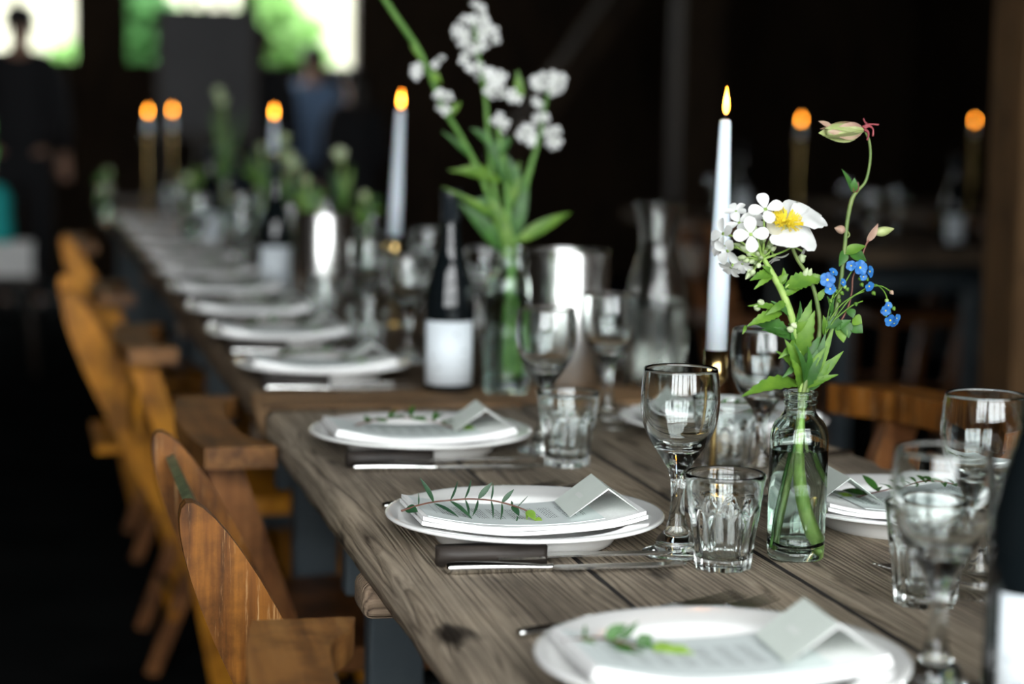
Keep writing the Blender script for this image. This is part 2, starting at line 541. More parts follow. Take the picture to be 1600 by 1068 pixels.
def petal(a, b, w, nrm, bend=0.06, cupv=0.15, n=9, broad=0.62, ragged=0.0, seed=0):
    """rounded petal: narrow claw, widest past the middle, round tip"""
    a, b, nrm = Vector(a), Vector(b), Vector(nrm)
    L = b - a
    t = L.normalized(); s = t.cross(nrm).normalized(); u = s.cross(t).normalized()
    V, F = [], []
    for i in range(n + 1):
        q = math.sin(PI / 2 * i / n)
        hw = 0.10 + 0.90 * math.sin(min(1, q / broad) * PI / 2) if q <= broad else math.sqrt(max(0.0, 1 - ((q - broad) / (1 - broad)) ** 2))
        hw *= w / 2
        c = a + L * q + u * (bend * L.length * 4 * q * (1 - q))
        for k in (-1, -.5, 0, .5, 1):
            rg = 1 + ragged * noise.noise(Vector((k * 3.1 + seed, q * 7, seed * 1.7))) if ragged else 1
            V.append(c + s * (hw * k * rg) + u * (cupv * hw * k * k + (ragged * .35 * w * noise.noise(Vector((k * 2 + seed, q * 3, 5))) if ragged else 0)) + t * (ragged * L.length * .5 * q * q * noise.noise(Vector((k * 4 + seed, 2, 9))) if ragged else 0))
    for i in range(n):
        for k in range(4):
            j = 5 * i + k
            F.append((j, j + 1, j + 6, j + 5))
    return V, F

def outline_board(pts, y0, y1):
    """closed outline in the xz plane given a thickness along y"""
    n = len(pts)
    V = [(x, y0, z) for x, z in pts] + [(x, y1, z) for x, z in pts]
    F = [tuple(range(n)), tuple(range(2 * n - 1, n - 1, -1))]
    F += [(i, i + n, (i + 1) % n + n, (i + 1) % n) for i in range(n)]
    return V, F

def flat_board(pts, z0, z1):
    n = len(pts)
    V = [(x, y, z0) for x, y in pts] + [(x, y, z1) for x, y in pts]
    F = [tuple(range(n))[::-1], tuple(range(n, 2 * n))]
    F += [(i, (i + 1) % n, (i + 1) % n + n, i + n) for i in range(n)]
    return V, F

def bevel_flat(vf, w):
    """bevel every edge of a prism and keep flat shading"""
    bm = bmesh.new()
    vs = [bm.verts.new(v) for v in vf[0]]
    for f in vf[1]: bm.faces.new([vs[i] for i in f])
    sharp = [e for e in bm.edges if len(e.link_faces) == 2 and e.calc_face_angle(0) > R(40)]
    bmesh.ops.bevel(bm, geom=sharp, offset=w, segments=2, profile=0.5, affect='EDGES')
    bm.verts.index_update()
    out = [tuple(v.co) for v in bm.verts], [tuple(v.index for v in f.verts) for f in bm.faces]
    bm.free()
    return out

TT = 0.76                                                            # height of the table tops

# ---------------------------------------------------------------- the setting
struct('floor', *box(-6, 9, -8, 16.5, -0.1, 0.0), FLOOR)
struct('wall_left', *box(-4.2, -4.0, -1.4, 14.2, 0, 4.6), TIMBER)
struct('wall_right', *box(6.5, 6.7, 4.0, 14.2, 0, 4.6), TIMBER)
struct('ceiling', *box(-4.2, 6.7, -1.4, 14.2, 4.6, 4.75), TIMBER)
# far wall: a narrow doorway, a window beside it, a pier, then a wider window with a mullion
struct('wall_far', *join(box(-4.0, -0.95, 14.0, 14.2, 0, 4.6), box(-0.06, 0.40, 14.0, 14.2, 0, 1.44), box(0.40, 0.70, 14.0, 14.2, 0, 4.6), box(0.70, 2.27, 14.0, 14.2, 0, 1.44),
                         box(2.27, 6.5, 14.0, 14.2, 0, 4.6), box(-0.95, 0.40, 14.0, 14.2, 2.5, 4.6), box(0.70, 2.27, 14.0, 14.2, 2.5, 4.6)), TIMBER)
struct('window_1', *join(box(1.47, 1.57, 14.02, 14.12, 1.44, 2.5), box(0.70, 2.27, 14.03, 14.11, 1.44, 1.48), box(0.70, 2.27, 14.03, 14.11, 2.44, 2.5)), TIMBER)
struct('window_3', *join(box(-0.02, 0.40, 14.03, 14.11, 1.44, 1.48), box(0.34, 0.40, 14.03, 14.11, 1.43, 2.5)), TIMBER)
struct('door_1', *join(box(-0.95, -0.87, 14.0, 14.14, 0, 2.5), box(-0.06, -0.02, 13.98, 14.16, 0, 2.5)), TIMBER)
# near end of the barn, behind the camera: a glazed opening divided by bars; an unseen side wall to the oak post, added to shade the far right
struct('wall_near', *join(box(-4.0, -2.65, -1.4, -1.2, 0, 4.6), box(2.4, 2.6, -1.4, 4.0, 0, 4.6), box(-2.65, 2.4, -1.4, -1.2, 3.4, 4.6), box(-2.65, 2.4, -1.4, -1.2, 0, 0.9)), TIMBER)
bars = [box(x - 0.045, x + 0.045, -1.36, -1.26, 0.9, 3.4) for x in (-2.6, -1.77, -0.95, -0.12, 0.70, 1.53, 2.35)]
bars += [box(-2.65, 2.4, -1.35, -1.27, z - 0.03, z + 0.03) for z in (1.7, 2.55)]
struct('window_2', *join(*bars), TIMBER)
# timber frame of the barn
struct('wall_side', *box(2.6, 6.7, 3.8, 4.0, 0, 4.6), TIMBER)
struct('trim_1', *bevel(box(2.13, 2.42, 4.0, 4.17, 0, 4.6), 0.01), POST)
struct('trim_2', *bevel(box(3.42, 3.66, 10.2, 10.45, 0, 4.6), 0.01), TIMBER)
struct('trim_3', *bevel(box(5.35, 5.6, 9.2, 9.45, 0, 4.6), 0.01), TIMBER)
b0, b1 = Vector((2.45, 10.3, 0.9)), Vector((3.45, 10.3, 2.3))
struct('trim_4', *tube([b0, b1], 0.10, 4, smooth=False), TIMBER)
struct('trim_5', *bevel(box(-4.0, 6.5, 10.2, 10.45, 3.6, 3.85), 0.01), TIMBER)
# outside
GRASS = mottled('lawn', (0.05, 0.11, 0.02), (0.10, 0.19, 0.04), 4, 0.9)
PAVE = mottled('pale_paving', (0.42, 0.40, 0.35), (0.55, 0.53, 0.47), 3, 0.9)
struct('ground', *box(-14, 18, 16.5, 60, -0.16, -0.05), GRASS)
struct('terrace_ground', *box(-6, 9, -20, -8, -0.16, -0.02), PAVE)

# ---------------------------------------------------------------- tables
def plank(x0, x1, y0, y1, z0, z1, along='Y', seed=0, rough_lo=0.0, rough_hi=0.0, n=60):
    """a board with softened arrises; rough_lo / rough_hi wear the long edges irregularly"""
    rnd = random.Random(seed)
    ph = [rnd.uniform(0, 9) for _ in range(6)]
    w, L = (x1 - x0, y1 - y0) if along == 'Y' else (y1 - y0, x1 - x0)
    t = z1 - z0
    V, F = [], []
    def wob(s, k):
        return 0.5 * noise.noise(Vector((s * 7 + ph[k], k * 3.3, 0))) + 0.5 * noise.noise(Vector((s * 31 + ph[k], k * 5.1, 1)))
    for i in range(n + 1):
        s = L * i / n
        e = 0.004
        a0, a1 = rough_lo, rough_hi
        lo, hi = abs(wob(s, 0)) * a0, abs(wob(s, 1)) * a1
        dz0, dz1 = abs(wob(s, 2)) * a0 * 1.2, abs(wob(s, 3)) * a1 * 1.2
        sec = [(0 + lo * 0.6, 0), (w - hi * 0.6, 0), (w - hi * .2, t * 0.3), (w - hi, t - e - dz1), (w - e - hi - dz1, t - dz1 * .25), (w - 0.03 - hi, t), (0.03 + lo, t),
               (e + lo + dz0, t - dz0 * .25), (lo, t - e - dz0), (lo * .2, t * 0.3)]
        for p, q in sec:
            V.append((x0 + p, y0 + s, z0 + q) if along == 'Y' else (x0 + s, y1 - p, z0 + q))
    m = 10
    for i in range(n):
        for k in range(m):
            F.append((i * m + k, i * m + (k + 1) % m, (i + 1) * m + (k + 1) % m, (i + 1) * m + k))
    F.append(tuple(range(m))[::-1]); F.append(tuple(n * m + k for k in range(m)))
    return V, F

XB = [0.318, 0.499, 0.678, 0.840, 1.000]
def trestle_table(label, y0, y1, wood, end_board=False, trestles=(0.25, 0.8), overhang=0.022, seed=1, grp='the long row of trestle tables'):
    base = (0.66, (y0 + y1) / 2, 0)
    t = thing('trestle_table', label, 'table', base, 0, grp)
    ys = y0
    if end_board:
        link_mesh('end_board', *plank(XB[0], XB[4], y0, y0 + 0.165, TT - 0.042, TT, 'X', seed + 40, 0.006, 0.004, 30), END_WOOD, t, True, off=base)
        ys = y0 + 0.170
    for k in range(4):
        a, b = XB[k] + (0.0024 if k else 0), XB[k + 1] - (0.0024 if k < 3 else 0)
        dz = (0, -0.0012, 0.0006, -0.0008)[k]
        v, f = plank(a, b, ys + (0.004, 0, 0.007, 0.002)[k], y1 - (0.003, 0.006, 0, 0.004)[k], TT - 0.042 + dz, TT + dz, 'Y', seed + k,
                     0.012 if k == 0 else 0.002, 0.012 if k == 3 else 0.002, 90)
        cx = ((a + b) / 2, (ys + y1) / 2, TT)
        o = link_mesh('plank', v, f, wood, t, True, off=cx)
        o.location = (cx[0] - base[0], cx[1] - base[1], cx[2])
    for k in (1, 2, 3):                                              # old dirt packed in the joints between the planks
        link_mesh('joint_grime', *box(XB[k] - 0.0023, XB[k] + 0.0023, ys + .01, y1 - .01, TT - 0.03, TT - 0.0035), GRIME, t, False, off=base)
    for fr in trestles:
        y = y0 + (y1 - y0) * fr
        link_mesh('apron', *bevel(box(0.375, 0.945, y - 0.02, y + 0.02, TT - 0.178, TT - 0.0432), 0.004), BLUE_PAINT, t, False, off=base)
        for x in (0.40, 0.70):
            link_mesh('leg', *bevel(box(x - 0.002, x + 0.066, y - 0.062, y - 0.0205, 0.0, TT - 0.05), 0.004), BLUE_PAINT, t, False, off=base)
        link_mesh('stretcher', *bevel(box(0.40, 0.764, y - 0.0195, y + 0.015, 0.20, 0.26), 0.004), BLUE_PAINT, t, False, off=base)
    for y in (y0 + 0.16 if end_board else y0 + 0.45, y1 - 0.82):
        pts = []
        xa, xb, za, zb = 0.318 - overhang, 1.0 + 0.004, TT - 0.080, TT - 0.0432
        v, f = bevel(box(xa, xb, y - 0.032, y + 0.032, za, zb), 0.010, 3)
        link_mesh('batten', v, f, BATTEN_WOOD, t, True, off=base)
    return t

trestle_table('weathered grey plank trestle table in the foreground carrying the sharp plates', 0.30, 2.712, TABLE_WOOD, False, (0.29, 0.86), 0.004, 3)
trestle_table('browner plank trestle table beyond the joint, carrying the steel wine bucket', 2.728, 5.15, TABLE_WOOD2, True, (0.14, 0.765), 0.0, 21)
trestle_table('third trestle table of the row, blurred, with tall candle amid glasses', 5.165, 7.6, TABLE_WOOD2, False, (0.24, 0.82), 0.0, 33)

# ---------------------------------------------------------------- chairs
def stile_outline(x0, z0, x1, z1, w, top_round=True, n=16):
    """board outline in xz from foot (x0, z0) to head (x1, z1)"""
    d = Vector((x1 - x0, z1 - z0)); L = d.length; d /= L
    s = Vector((-d.y, d.x))
    P = []
    a = Vector((x0, z0)); b = Vector((x1, z1))
    hw = w / 2
    prof = [(0.0, 0.62), (0.25, 0.72), (0.5, 0.88), (0.68, 1.0), (0.76, 1.0)]
    right = [(q * L, k * hw) for q, k in prof]
    cap = []
    for i in range(n + 1):
        an = PI * i / n
        cap.append((L * 0.80 + L * 0.20 * math.sin(an) ** 0.85, hw * math.cos(an) * (1 - 0.10 * math.sin(an))))
    left = [(q, -k) for q, k in reversed(right)]
    for q, k in right + cap + left:
        p = a + d * q + s * (-k)
        P.append((p.x, p.y))
    out = []
    for p in P:
        if not out or (Vector(p) - Vector(out[-1])).length > 1e-4: out.append(p)
    return out

def folding_chair(label, loc, rz=0, m=None, green=True, h=0.80, width=0.41, group=None):
    """folding wooden chair facing +x: long back boards running down to the front feet, crossed by shorter rear legs"""
    m = m or CHAIR_A
    t = thing('folding_chair', label, 'chair', loc, rz, group)
    yh = width / 2
    for y in (-yh, yh):
        pts = stile_outline(0.375, 0.0, 0.0, h, 0.070)
        link_mesh('back_board', *bevel_flat(outline_board(pts, y - 0.012, y + 0.012), 0.004), m, t, False)
        s = 1 if y < 0 else -1
        pts = stile_outline(0.17, 0.0, 0.35, 0.47, 0.045)
        link_mesh('leg', *bevel_flat(outline_board(pts, y + s * 0.0125, y + s * 0.033), 0.003), CHAIR_B2, t, False)
    # back rest board between the stiles
    d = Vector((-0.375, h)).normalized(); s = Vector((d.y, -d.x))
    p0 = Vector((0.375, 0.0)) + d * (Vector((0.375, h)).length - 0.155)
    p1 = p0 + d * 0.125
    q = [p0 - s * .004, p0 + s * .006, p1 + s * .006, p1 - s * .004]
    link_mesh('back_rest', *bevel_flat(outline_board([(a.x, a.y) for a in q], -yh + 0.0122, yh - 0.0122), 0.003), GREEN_RAIL if green else m, t, False)
    for k in range(6):
        x = 0.06 + k * 0.062
        link_mesh('seat_slat', *bevel(box(x, x + 0.05, -yh + 0.035, yh - 0.035, 0.452 + 0.004 * abs(k - 3), 0.468 + 0.004 * abs(k - 3)), 0.004), m, t, False)
    for x, z in ((0.305, 0.16), (0.215, 0.125)):
        link_mesh('stretcher', *tube([(x, -yh + 0.0122, z), (x, yh - 0.0122, z)], 0.011, 10, smooth=False), m, t)
    return t

def crest_chair(label, loc, rz=0, h=0.74, length=0.46, w=0.088, curve=0.014, m=None, post=None, thick=0.028, group=None, sd=0.45):
    """wooden chair facing +x with a flat, scooped crest board on raked posts"""
    m = m or CHAIR_B; post = post or CHAIR_B2
    t = thing('crest_rail_chair', label, 'chair', loc, rz, group)
    L = length / 2
    bow = curve * 1.2
    inner, outer = [], []
    n = 26
    for i in range(n + 1):
        q = -1 + 2 * i / n
        y = q * L
        ear = 1.0 / (1 + math.exp(-(abs(q) - 0.74) * 22))
        inner.append((w / 2 - 0.022 * (1 - ear) - bow * (1 - q * q) , y))
        outer.append((-w / 2 - bow * (1 - q * q), y))
    pts = inner + outer[::-1]
    link_mesh('crest_board', *bevel_flat(flat_board(pts, h - thick, h), 0.005), m, t, False)
    for y in (-L + 0.075, L - 0.075):
        for dx, wd in ((-0.012, 0.05),):
            xo = dx - bow * 0.4
            V, F = [], []
            for z, x in ((0.0, 0.155), (0.45, 0.075), (h - thick - 0.001, xo)):
                ww = wd * (0.7 if z < 0.1 else 0.9 if z < 0.5 else 1.0)
                V += [(x - ww / 2, y - 0.013, z), (x + ww / 2, y - 0.013, z), (x + ww / 2, y + 0.013, z), (x - ww / 2, y + 0.013, z)]
            for i in range(2):
                for k in range(4):
                    F.append((i * 4 + k, i * 4 + (k + 1) % 4, i * 4 + 4 + (k + 1) % 4, i * 4 + 4 + k))
            F += [(3, 2, 1, 0), (8, 9, 10, 11)]
            link_mesh('post', *bevel_flat((V, F), 0.004), post, t, False)
    pan = [box(-0.012 - bow, 0.0 - bow, -L + 0.10, L - 0.10, h - 0.19, h - 0.09)]
    link_mesh('back_panel', *bevel(pan[0], 0.004), post, t, False)
    seat = [(0.03, -0.19), (0.03, 0.19), (0.20, 0.215), (sd - .05, 0.205), (sd - .01, 0.15), (sd, 0.0), (sd - .01, -0.15), (sd - .05, -0.205), (0.20, -0.215)]
    link_mesh('seat', *bevel_flat(flat_board(seat, 0.43, 0.462), 0.008), post, t, False)
    for x, y, x2, y2 in ((sd - .07, -0.16, sd - .04, -0.20), (sd - .07, 0.16, sd - .04, 0.20)):
        link_mesh('leg', *tube([(x2, y2, 0), (x + .01, y, 0.2), (x, y, 0.431)], [0.014, 0.02, 0.017], 12), post, t)
    for y in (-0.17, 0.17):
        link_mesh('stretcher', *tube([(0.13, y * .95, 0.19), (sd - .055, y * 1.02, 0.19)], 0.010, 8, smooth=False), post, t)
    return t

g1, g2 = 'folding chairs along the left of the tables', 'crest-board chairs along the left of the tables'
folding_chair('scuffed folding chair nearest the camera, round-topped boards with a green rail between', (0.145, 2.09, 0), 0, CHAIR_A, True, 0.80, 0.42, g1)
folding_chair('blurred amber folding chair further down the left side, showing one long leaning board', (0.076, 4.28, 0), 0, CHAIR_A2, False, 0.80, 0.42, g1)
folding_chair('far folding chair of the left row, small and nearly lost in blur', (0.10, 5.35, 0), 0, CHAIR_A2, False, 0.82, 0.42, g1)
crest_chair('brown chair with broad crest board cut by the bottom edge of the frame', (0.222, 1.415, 0), R(-1), 0.742, 0.46, 0.088, 0.016, group=g2)
crest_chair('chair whose flat crest board on red-brown posts stands level with second plate', (0.266, 2.765, 0), 0, 0.74, 0.47, 0.092, 0.014, group=g2)
crest_chair('blurred crest-board chair behind the two sharper ones, third from the camera', (0.222, 3.82, 0), 0, 0.74, 0.43, 0.088, 0.014, CHAIR_B, CHAIR_A2, group=g2)
crest_chair('pale topped crest-board chair, fourth from the camera, strongly blurred', (0.205, 4.86, 0), 0, 0.74, 0.36, 0.08, 0.014, CHAIR_B, CHAIR_A2, group=g2)
crest_chair('farthest crest-board chair on the left, a pale blur by the table corner', (0.16, 6.05, 0), 0, 0.78, 0.40, 0.085, 0.014, CHAIR_B, CHAIR_A2, group=g2)
g3 = 'chairs along the right of the tables'
crest_chair('amber chair with a curved crest board across the table, right of the bottle vase', (1.155, 2.35, 0), R(183), 0.80, 0.50, 0.09, 0.042, CHAIR_A, CHAIR_B2, 0.040, g3, 0.31)

# ---------------------------------------------------------------- plates, linen, cards
GP, GN, GM, GC = 'dinner plates on the long table', 'folded napkins on the plates', 'menus on the plates', 'tent cards on the plates'
PLATE_P = [(0, 0.0015), (0.072, 0.0015), (0.081, 0.0), (0.086, 0.0015), (0.092, 0.0105), (0.101, 0.0175), (0.125, 0.0228), (0.1335, 0.0245), (0.1355, 0.0262), (0.1348, 0.0279),
           (0.131, 0.0283), (0.110, 0.0242), (0.100, 0.0215), (0.094, 0.0135), (0.086, 0.0072), (0.060, 0.0060), (0, 0.0060)]
def plate(loc, label):
    v, f = lathe(smooth_prof(PLATE_P, 2), 72)
    o = link_mesh('dinner_plate', v, f, PORCELAIN)
    o.location = loc
    return tag(o, label, 'plate', GP)

def sheet(x0, x1, y0, y1, zf, th, nx=14, ny=4):
    """a sheet with thickness th lying on height field zf(x, y)"""
    V, F = [], []
    for lay in (0, 1):
        for i in range(nx + 1):
            for j in range(ny + 1):
                x, y = x0 + (x1 - x0) * i / nx, y0 + (y1 - y0) * j / ny
                V.append((x, y, zf(x, y) + lay * th))
    M1 = (nx + 1) * (ny + 1)
    I = lambda i, j, l: l * M1 + i * (ny + 1) + j
    for i in range(nx):
        for j in range(ny):
            F.append((I(i, j, 1), I(i + 1, j, 1), I(i + 1, j + 1, 1), I(i, j + 1, 1)))
            F.append((I(i, j, 0), I(i, j + 1, 0), I(i + 1, j + 1, 0), I(i + 1, j, 0)))
    for i in range(nx):
        F.append((I(i, 0, 0), I(i + 1, 0, 0), I(i + 1, 0, 1), I(i, 0, 1)))
        F.append((I(i, ny, 0), I(i, ny, 1), I(i + 1, ny, 1), I(i + 1, ny, 0)))
    for j in range(ny):
        F.append((I(0, j, 0), I(0, j, 1), I(0, j + 1, 1), I(0, j + 1, 0)))
        F.append((I(nx, j, 0), I(nx, j + 1, 0), I(nx, j + 1, 1), I(nx, j, 1)))
    return V, F

def sag(x, y):                       # the linen bridges the plate from rim to rim and sags into the well
    return 0.0163 + 0.0135 * min(1.0, abs(x) / 0.112) ** 2.2

def napkin(loc, rz, label):
    t = thing('linen_napkin', label, 'napkin', loc, rz, GN)
    for k in range(2):
        d = 0.0015 * k
        v, f = sheet(-0.113 + d, 0.107 - d, -0.057 + 0.001 * k, 0.055, lambda x, y, k=k: sag(x, y) + 0.0039 * k + 0.0005 * math.sin(x * 60 + k), 0.0036)
        link_mesh('fold', v, f, NAPKIN, t, False)
    return t

def menu(loc, rz, label):
    v, f = sheet(-0.106, 0.066, -0.051, 0.051, lambda x, y: sag(x, y) + 0.0082, 0.0006, 14, 2)
    o = link_mesh('menu_card', v, f, MENU, None, False)
    o.location = loc; o.rotation_euler = (0, 0, rz)
    return tag(o, label, 'menu', GM)

def tent(loc, rz, label, base=0.074, hgt=0.026, ln=0.080, skew=0.0):
    """folded place card, ridge along y"""
    t = thing('place_card', label, 'place card', loc, rz, GC)
    hb = base / 2; th = 0.0009
    L = ln / 2
    d = Vector((hb, hgt)).normalized(); nrm = Vector((-d.y, d.x)) * th
    for s, nm in ((-1, 'front_leaf'), (1, 'rear_leaf')):
        V = [(s * hb, -L, 0), (0, -L, hgt), (0, L, hgt), (s * hb, L, 0)]
        V += [(s * (hb + nrm.x) if i in (0, 3) else 0, y, z + (nrm.y * 0.3 if i in (0, 3) else th * 1.3)) for i, (x, y, z) in enumerate(V)]
        F = [(0, 1, 2, 3), (7, 6, 5, 4), (0, 4, 5, 1), (1, 5, 6, 2), (2, 6, 7, 3), (3, 7, 4, 0)]
        link_mesh(nm, V, F, SAGE, t, False)
        e = [(s * hb, -L - .0004, 0), (0, -L - .0004, hgt), (0, -L - .0004, hgt + th * 1.6), (s * (hb + nrm.x), -L - .0004, nrm.y * .3)]
        e += [(x, y + 0.0014, z + .00015) for x, y, z in e]
        link_mesh('card_edge', e, [(0, 1, 2, 3), (7, 6, 5, 4), (3, 2, 6, 7), (0, 4, 5, 1), (0, 3, 7, 4), (1, 5, 6, 2)], CARD_EDGE, t, False)
    # pale hand-lettered name across the front leaf, too small to read
    pv = []
    pf = []
    rnd = random.Random(4)
    for k in range(5):
        y = -0.010 + k * 0.0045
        q = 0.42 + rnd.uniform(0, .04)
        for (yy, qq) in ((y, q), (y + .0028, q), (y + .0028, q + .10), (y, q + .10)):
            pv.append((-hb * (1 - qq) - d.y * (th * 1.5), yy, hgt * qq + d.x * (th * 1.5)))
        n = len(pv); pf.append((n - 4, n - 3, n - 2, n - 1))
    link_mesh('lettering', pv, pf, CARD_EDGE, t, False)
    return t

def sprig(label, base, pts, leaves, tipleaves=(), mstem=None, mleaf=None, k=.62):
    """small leafy sprig; points in world space"""
    t = thing('leafy_sprig', label, 'sprig', base, 0, 'sprigs on the plates')
    link_mesh('stem', *tube(pts, [0.0012] + [0.0008] * (len(pts) - 1), 6), mstem or STEM_R, t, off=base)
    for a, b, w, n in leaves:
        link_mesh('leaf', *leaf(a, b, w * k, n, 0.06, 0.2, 8), mleaf or LEAF_G, t, off=base)
    for a, b, w, n in tipleaves:
        link_mesh('leaf', *leaf(a, b, w, n, 0.05, 0.2, 6, 0.7), LEAF_L, t, off=base)
    return t

def generic_sprig(label, loc, seed, flip=1, ln=0.13, rough=False):
    """a sprig lying across the menu, made in place from a seed"""
    rnd = random.Random(seed)
    P = [Vector((loc[0] + flip * (-ln * 0.62 + ln * q), loc[1] + flip * (0.018 - 0.035 * q) + rnd.uniform(-.003, .003), loc[2] + 0.030 + 0.013 * math.sin(PI * q) - .004 * q)) for q in (0, .2, .4, .6, .8, 1)]
    lv = []
    for k in range(9):
        q = 0.12 + 0.1 * k
        i = min(int(q * 5), 4)
        p = P[i].lerp(P[i + 1], q * 5 - i)
        for s in (-1, 1):
            d = Vector((flip * rnd.uniform(.2, .7), s * rnd.uniform(.5, 1), rnd.uniform(-0.10, .4))).normalized()
            e = p + d * rnd.uniform(.018, .03)
            e.z = max(e.z, loc[2] + 0.0275)
            lv.append((p, e, rnd.uniform(.005, .0085), Vector((rnd.uniform(-.4, .4), -0.4, 1))))
    tl = [(P[-1], P[-1] + Vector((flip * .018, -.006, .002)), .008, (0, -.5, 1)), (P[-1], P[-1] + Vector((flip * .014, .008, .004)), .007, (0, -.5, 1))]
    return sprig(label, (loc[0], loc[1], loc[2]), P, lv, tl, None, LEAF_D, 1.15)

# ---------------------------------------------------------------- cutlery (local frame: handle end at x = 0, tip towards +x)
def steak_knife(loc, rz, label, ln=0.226, hl=0.102):
    t = thing('steak_knife', label, 'knife', loc, rz, 'wood-handled knives')
    pts = [(0.003, -0.008), (0.0, -0.003), (0.0, 0.005), (0.004, 0.0095), (0.03, 0.0105), (0.07, 0.0085), (hl - .003, 0.0085), (hl, 0.006), (hl, -0.007), (hl - .004, -0.009), (0.05, -0.0085), (0.02, -0.0095)]
    link_mesh('handle', *bevel_flat(flat_board(pts, 0.0008, 0.0178), 0.006), DARK_HANDLE, t, True)
    b = [(hl - 0.045, -0.0015), (ln - 0.03, -0.004), (ln, 0.004), (ln - 0.04, 0.0085), (hl - 0.002, 0.008)]
    b = [(hl - .004, -0.006), (ln - 0.03, -0.006), (ln, 0.002), (ln - 0.04, 0.0075), (hl - 0.004, 0.0075)]
    link_mesh('blade', *flat_board(b, 0.0065, 0.0083), STEEL, t, False)
    link_mesh('tang', *flat_board([(hl - .046, -0.0106), (hl - .002, -0.0098), (hl - .002, -0.0088), (hl - .046, -0.0090)], 0.0062, 0.0082), STEEL, t, False)
    return t

def table_knife(loc, rz, label, ln=0.224):
    t = thing('table_knife', label, 'knife', loc, rz, 'plain steel knives')
    link_mesh('handle', *tube([(0, 0, .0056), (.004, 0, .0056), (.03, 0, .0056), (.065, 0, .0050), (.088, 0, .0042), (.098, 0, .0042)], [.002, .0055, .0055, .0044, .003, .0034], 12), STEEL, t)
    b = [(0.096, -0.003), (0.105, -0.008), (ln - .03, -0.0085), (ln - .004, -.002), (ln, 0.004), (ln - .01, .0065), (0.105, 0.005), (0.096, .003)]
    link_mesh('blade', *flat_board(b, 0.0032, 0.0050), STEEL, t, False)
    return t

def fork(loc, rz, label, ln=0.205, dark=False):
    t = thing('dinner_fork', label, 'fork', loc, rz, 'forks beside the plates')
    hm = DARK_HANDLE if dark else STEEL
    link_mesh('handle', *tube([(0, 0, .004), (.004, 0, .004), (.05, 0, .004), (.10, 0, .0045)], [.002, .0045, .004, .003], 10), hm, t)
    link_mesh('neck', *tube([(.098, 0, .0045), (.125, 0, .007), (.14, 0, .007)], [.0024, .0018, .002], 8), STEEL, t)
    n = [(.138, -.002), (.146, -.0095), (.160, -.0110), (.160, .0110), (.146, .0095), (.138, .002)]
    link_mesh('head', *flat_board(n, .0060, .0076), STEEL, t, False)
    for k in range(4):
        y = -0.0095 + k * 0.00633
        link_mesh('tine', *tube([(.159, y, .0068), (.18, y, .0070), (ln, y * .96, .0105)], [.0014, .0013, .0005], 6), STEEL, t)
    return t

def setting(px, py, tag_, full=True, mirror=False, knives=True, cards=True, forks=True, sp=None):
    """one cover: plate, linen, menu, tent card, cutlery"""
    s = -1 if mirror else 1
    rz = PI if mirror else 0
    plate((px, py, TT), 'white plate, ' + tag_)
    napkin((px, py, TT), rz, 'white linen napkin, ' + tag_)
    if cards:
        menu((px, py, TT), rz, 'sage printed menu, ' + tag_)
        tent((px + s * 0.073, py - s * 0.006, TT + 0.0297), rz + R(-4), 'sage tent card, ' + tag_)
    if sp: generic_sprig('green sprig, ' + tag_, (px, py, TT), sp, s)
    if knives:
        steak_knife((px - s * 0.108, py - s * 0.099, TT + 0.0006), rz + R(-3.5), 'dark-handled steak knife, ' + tag_)
        table_knife((px - s * 0.106, py - s * 0.134, TT + 0.0006), rz + R(-3.0), 'silver table knife, ' + tag_)
    if forks:
        fork((px - s * 0.110, py + s * 0.160, TT + 0.0006), rz + R(19), 'outer fork, ' + tag_, 0.222)
        fork((px - s * 0.070, py + s * 0.150, TT + 0.0006), rz + R(19), 'inner fork, ' + tag_, 0.205)

setting(0.468, 1.841, 'sharp setting in the middle of the near table')
setting(0.466, 2.355, 'setting behind the sharp one, beside the table joint', sp=11)
setting(0.484, 1.322, 'setting nearest the camera, cut by the bottom edge')
setting(0.870, 1.848, 'right-hand setting behind the bottle vase', mirror=True, sp=12)
setting(0.873, 2.405, 'right-hand setting behind the wine glass and candlestick', mirror=True, sp=13)
ordn = ['first', 'second', 'third', 'fourth', 'fifth', 'sixth', 'seventh', 'eighth', 'ninth', 'tenth']
for i, y in enumerate((3.024, 3.475, 3.89, 4.34, 4.79, 5.25, 5.72, 6.2, 6.7, 7.2)):
    setting(0.444 - 0.004 * min(i, 4), y, ordn[i] + ' blurred setting beyond the joint on the left side', cards=i < 4, forks=False, knives=i < 5, sp=30 + i if i < 6 else None)
for i, y in enumerate((3.16, 3.64, 4.12, 4.58, 5.05, 5.55)):
    setting(0.876, y, ordn[i] + ' half-hidden setting beyond the joint on the right side', mirror=True, cards=i < 2, forks=False, knives=i < 2, sp=None)

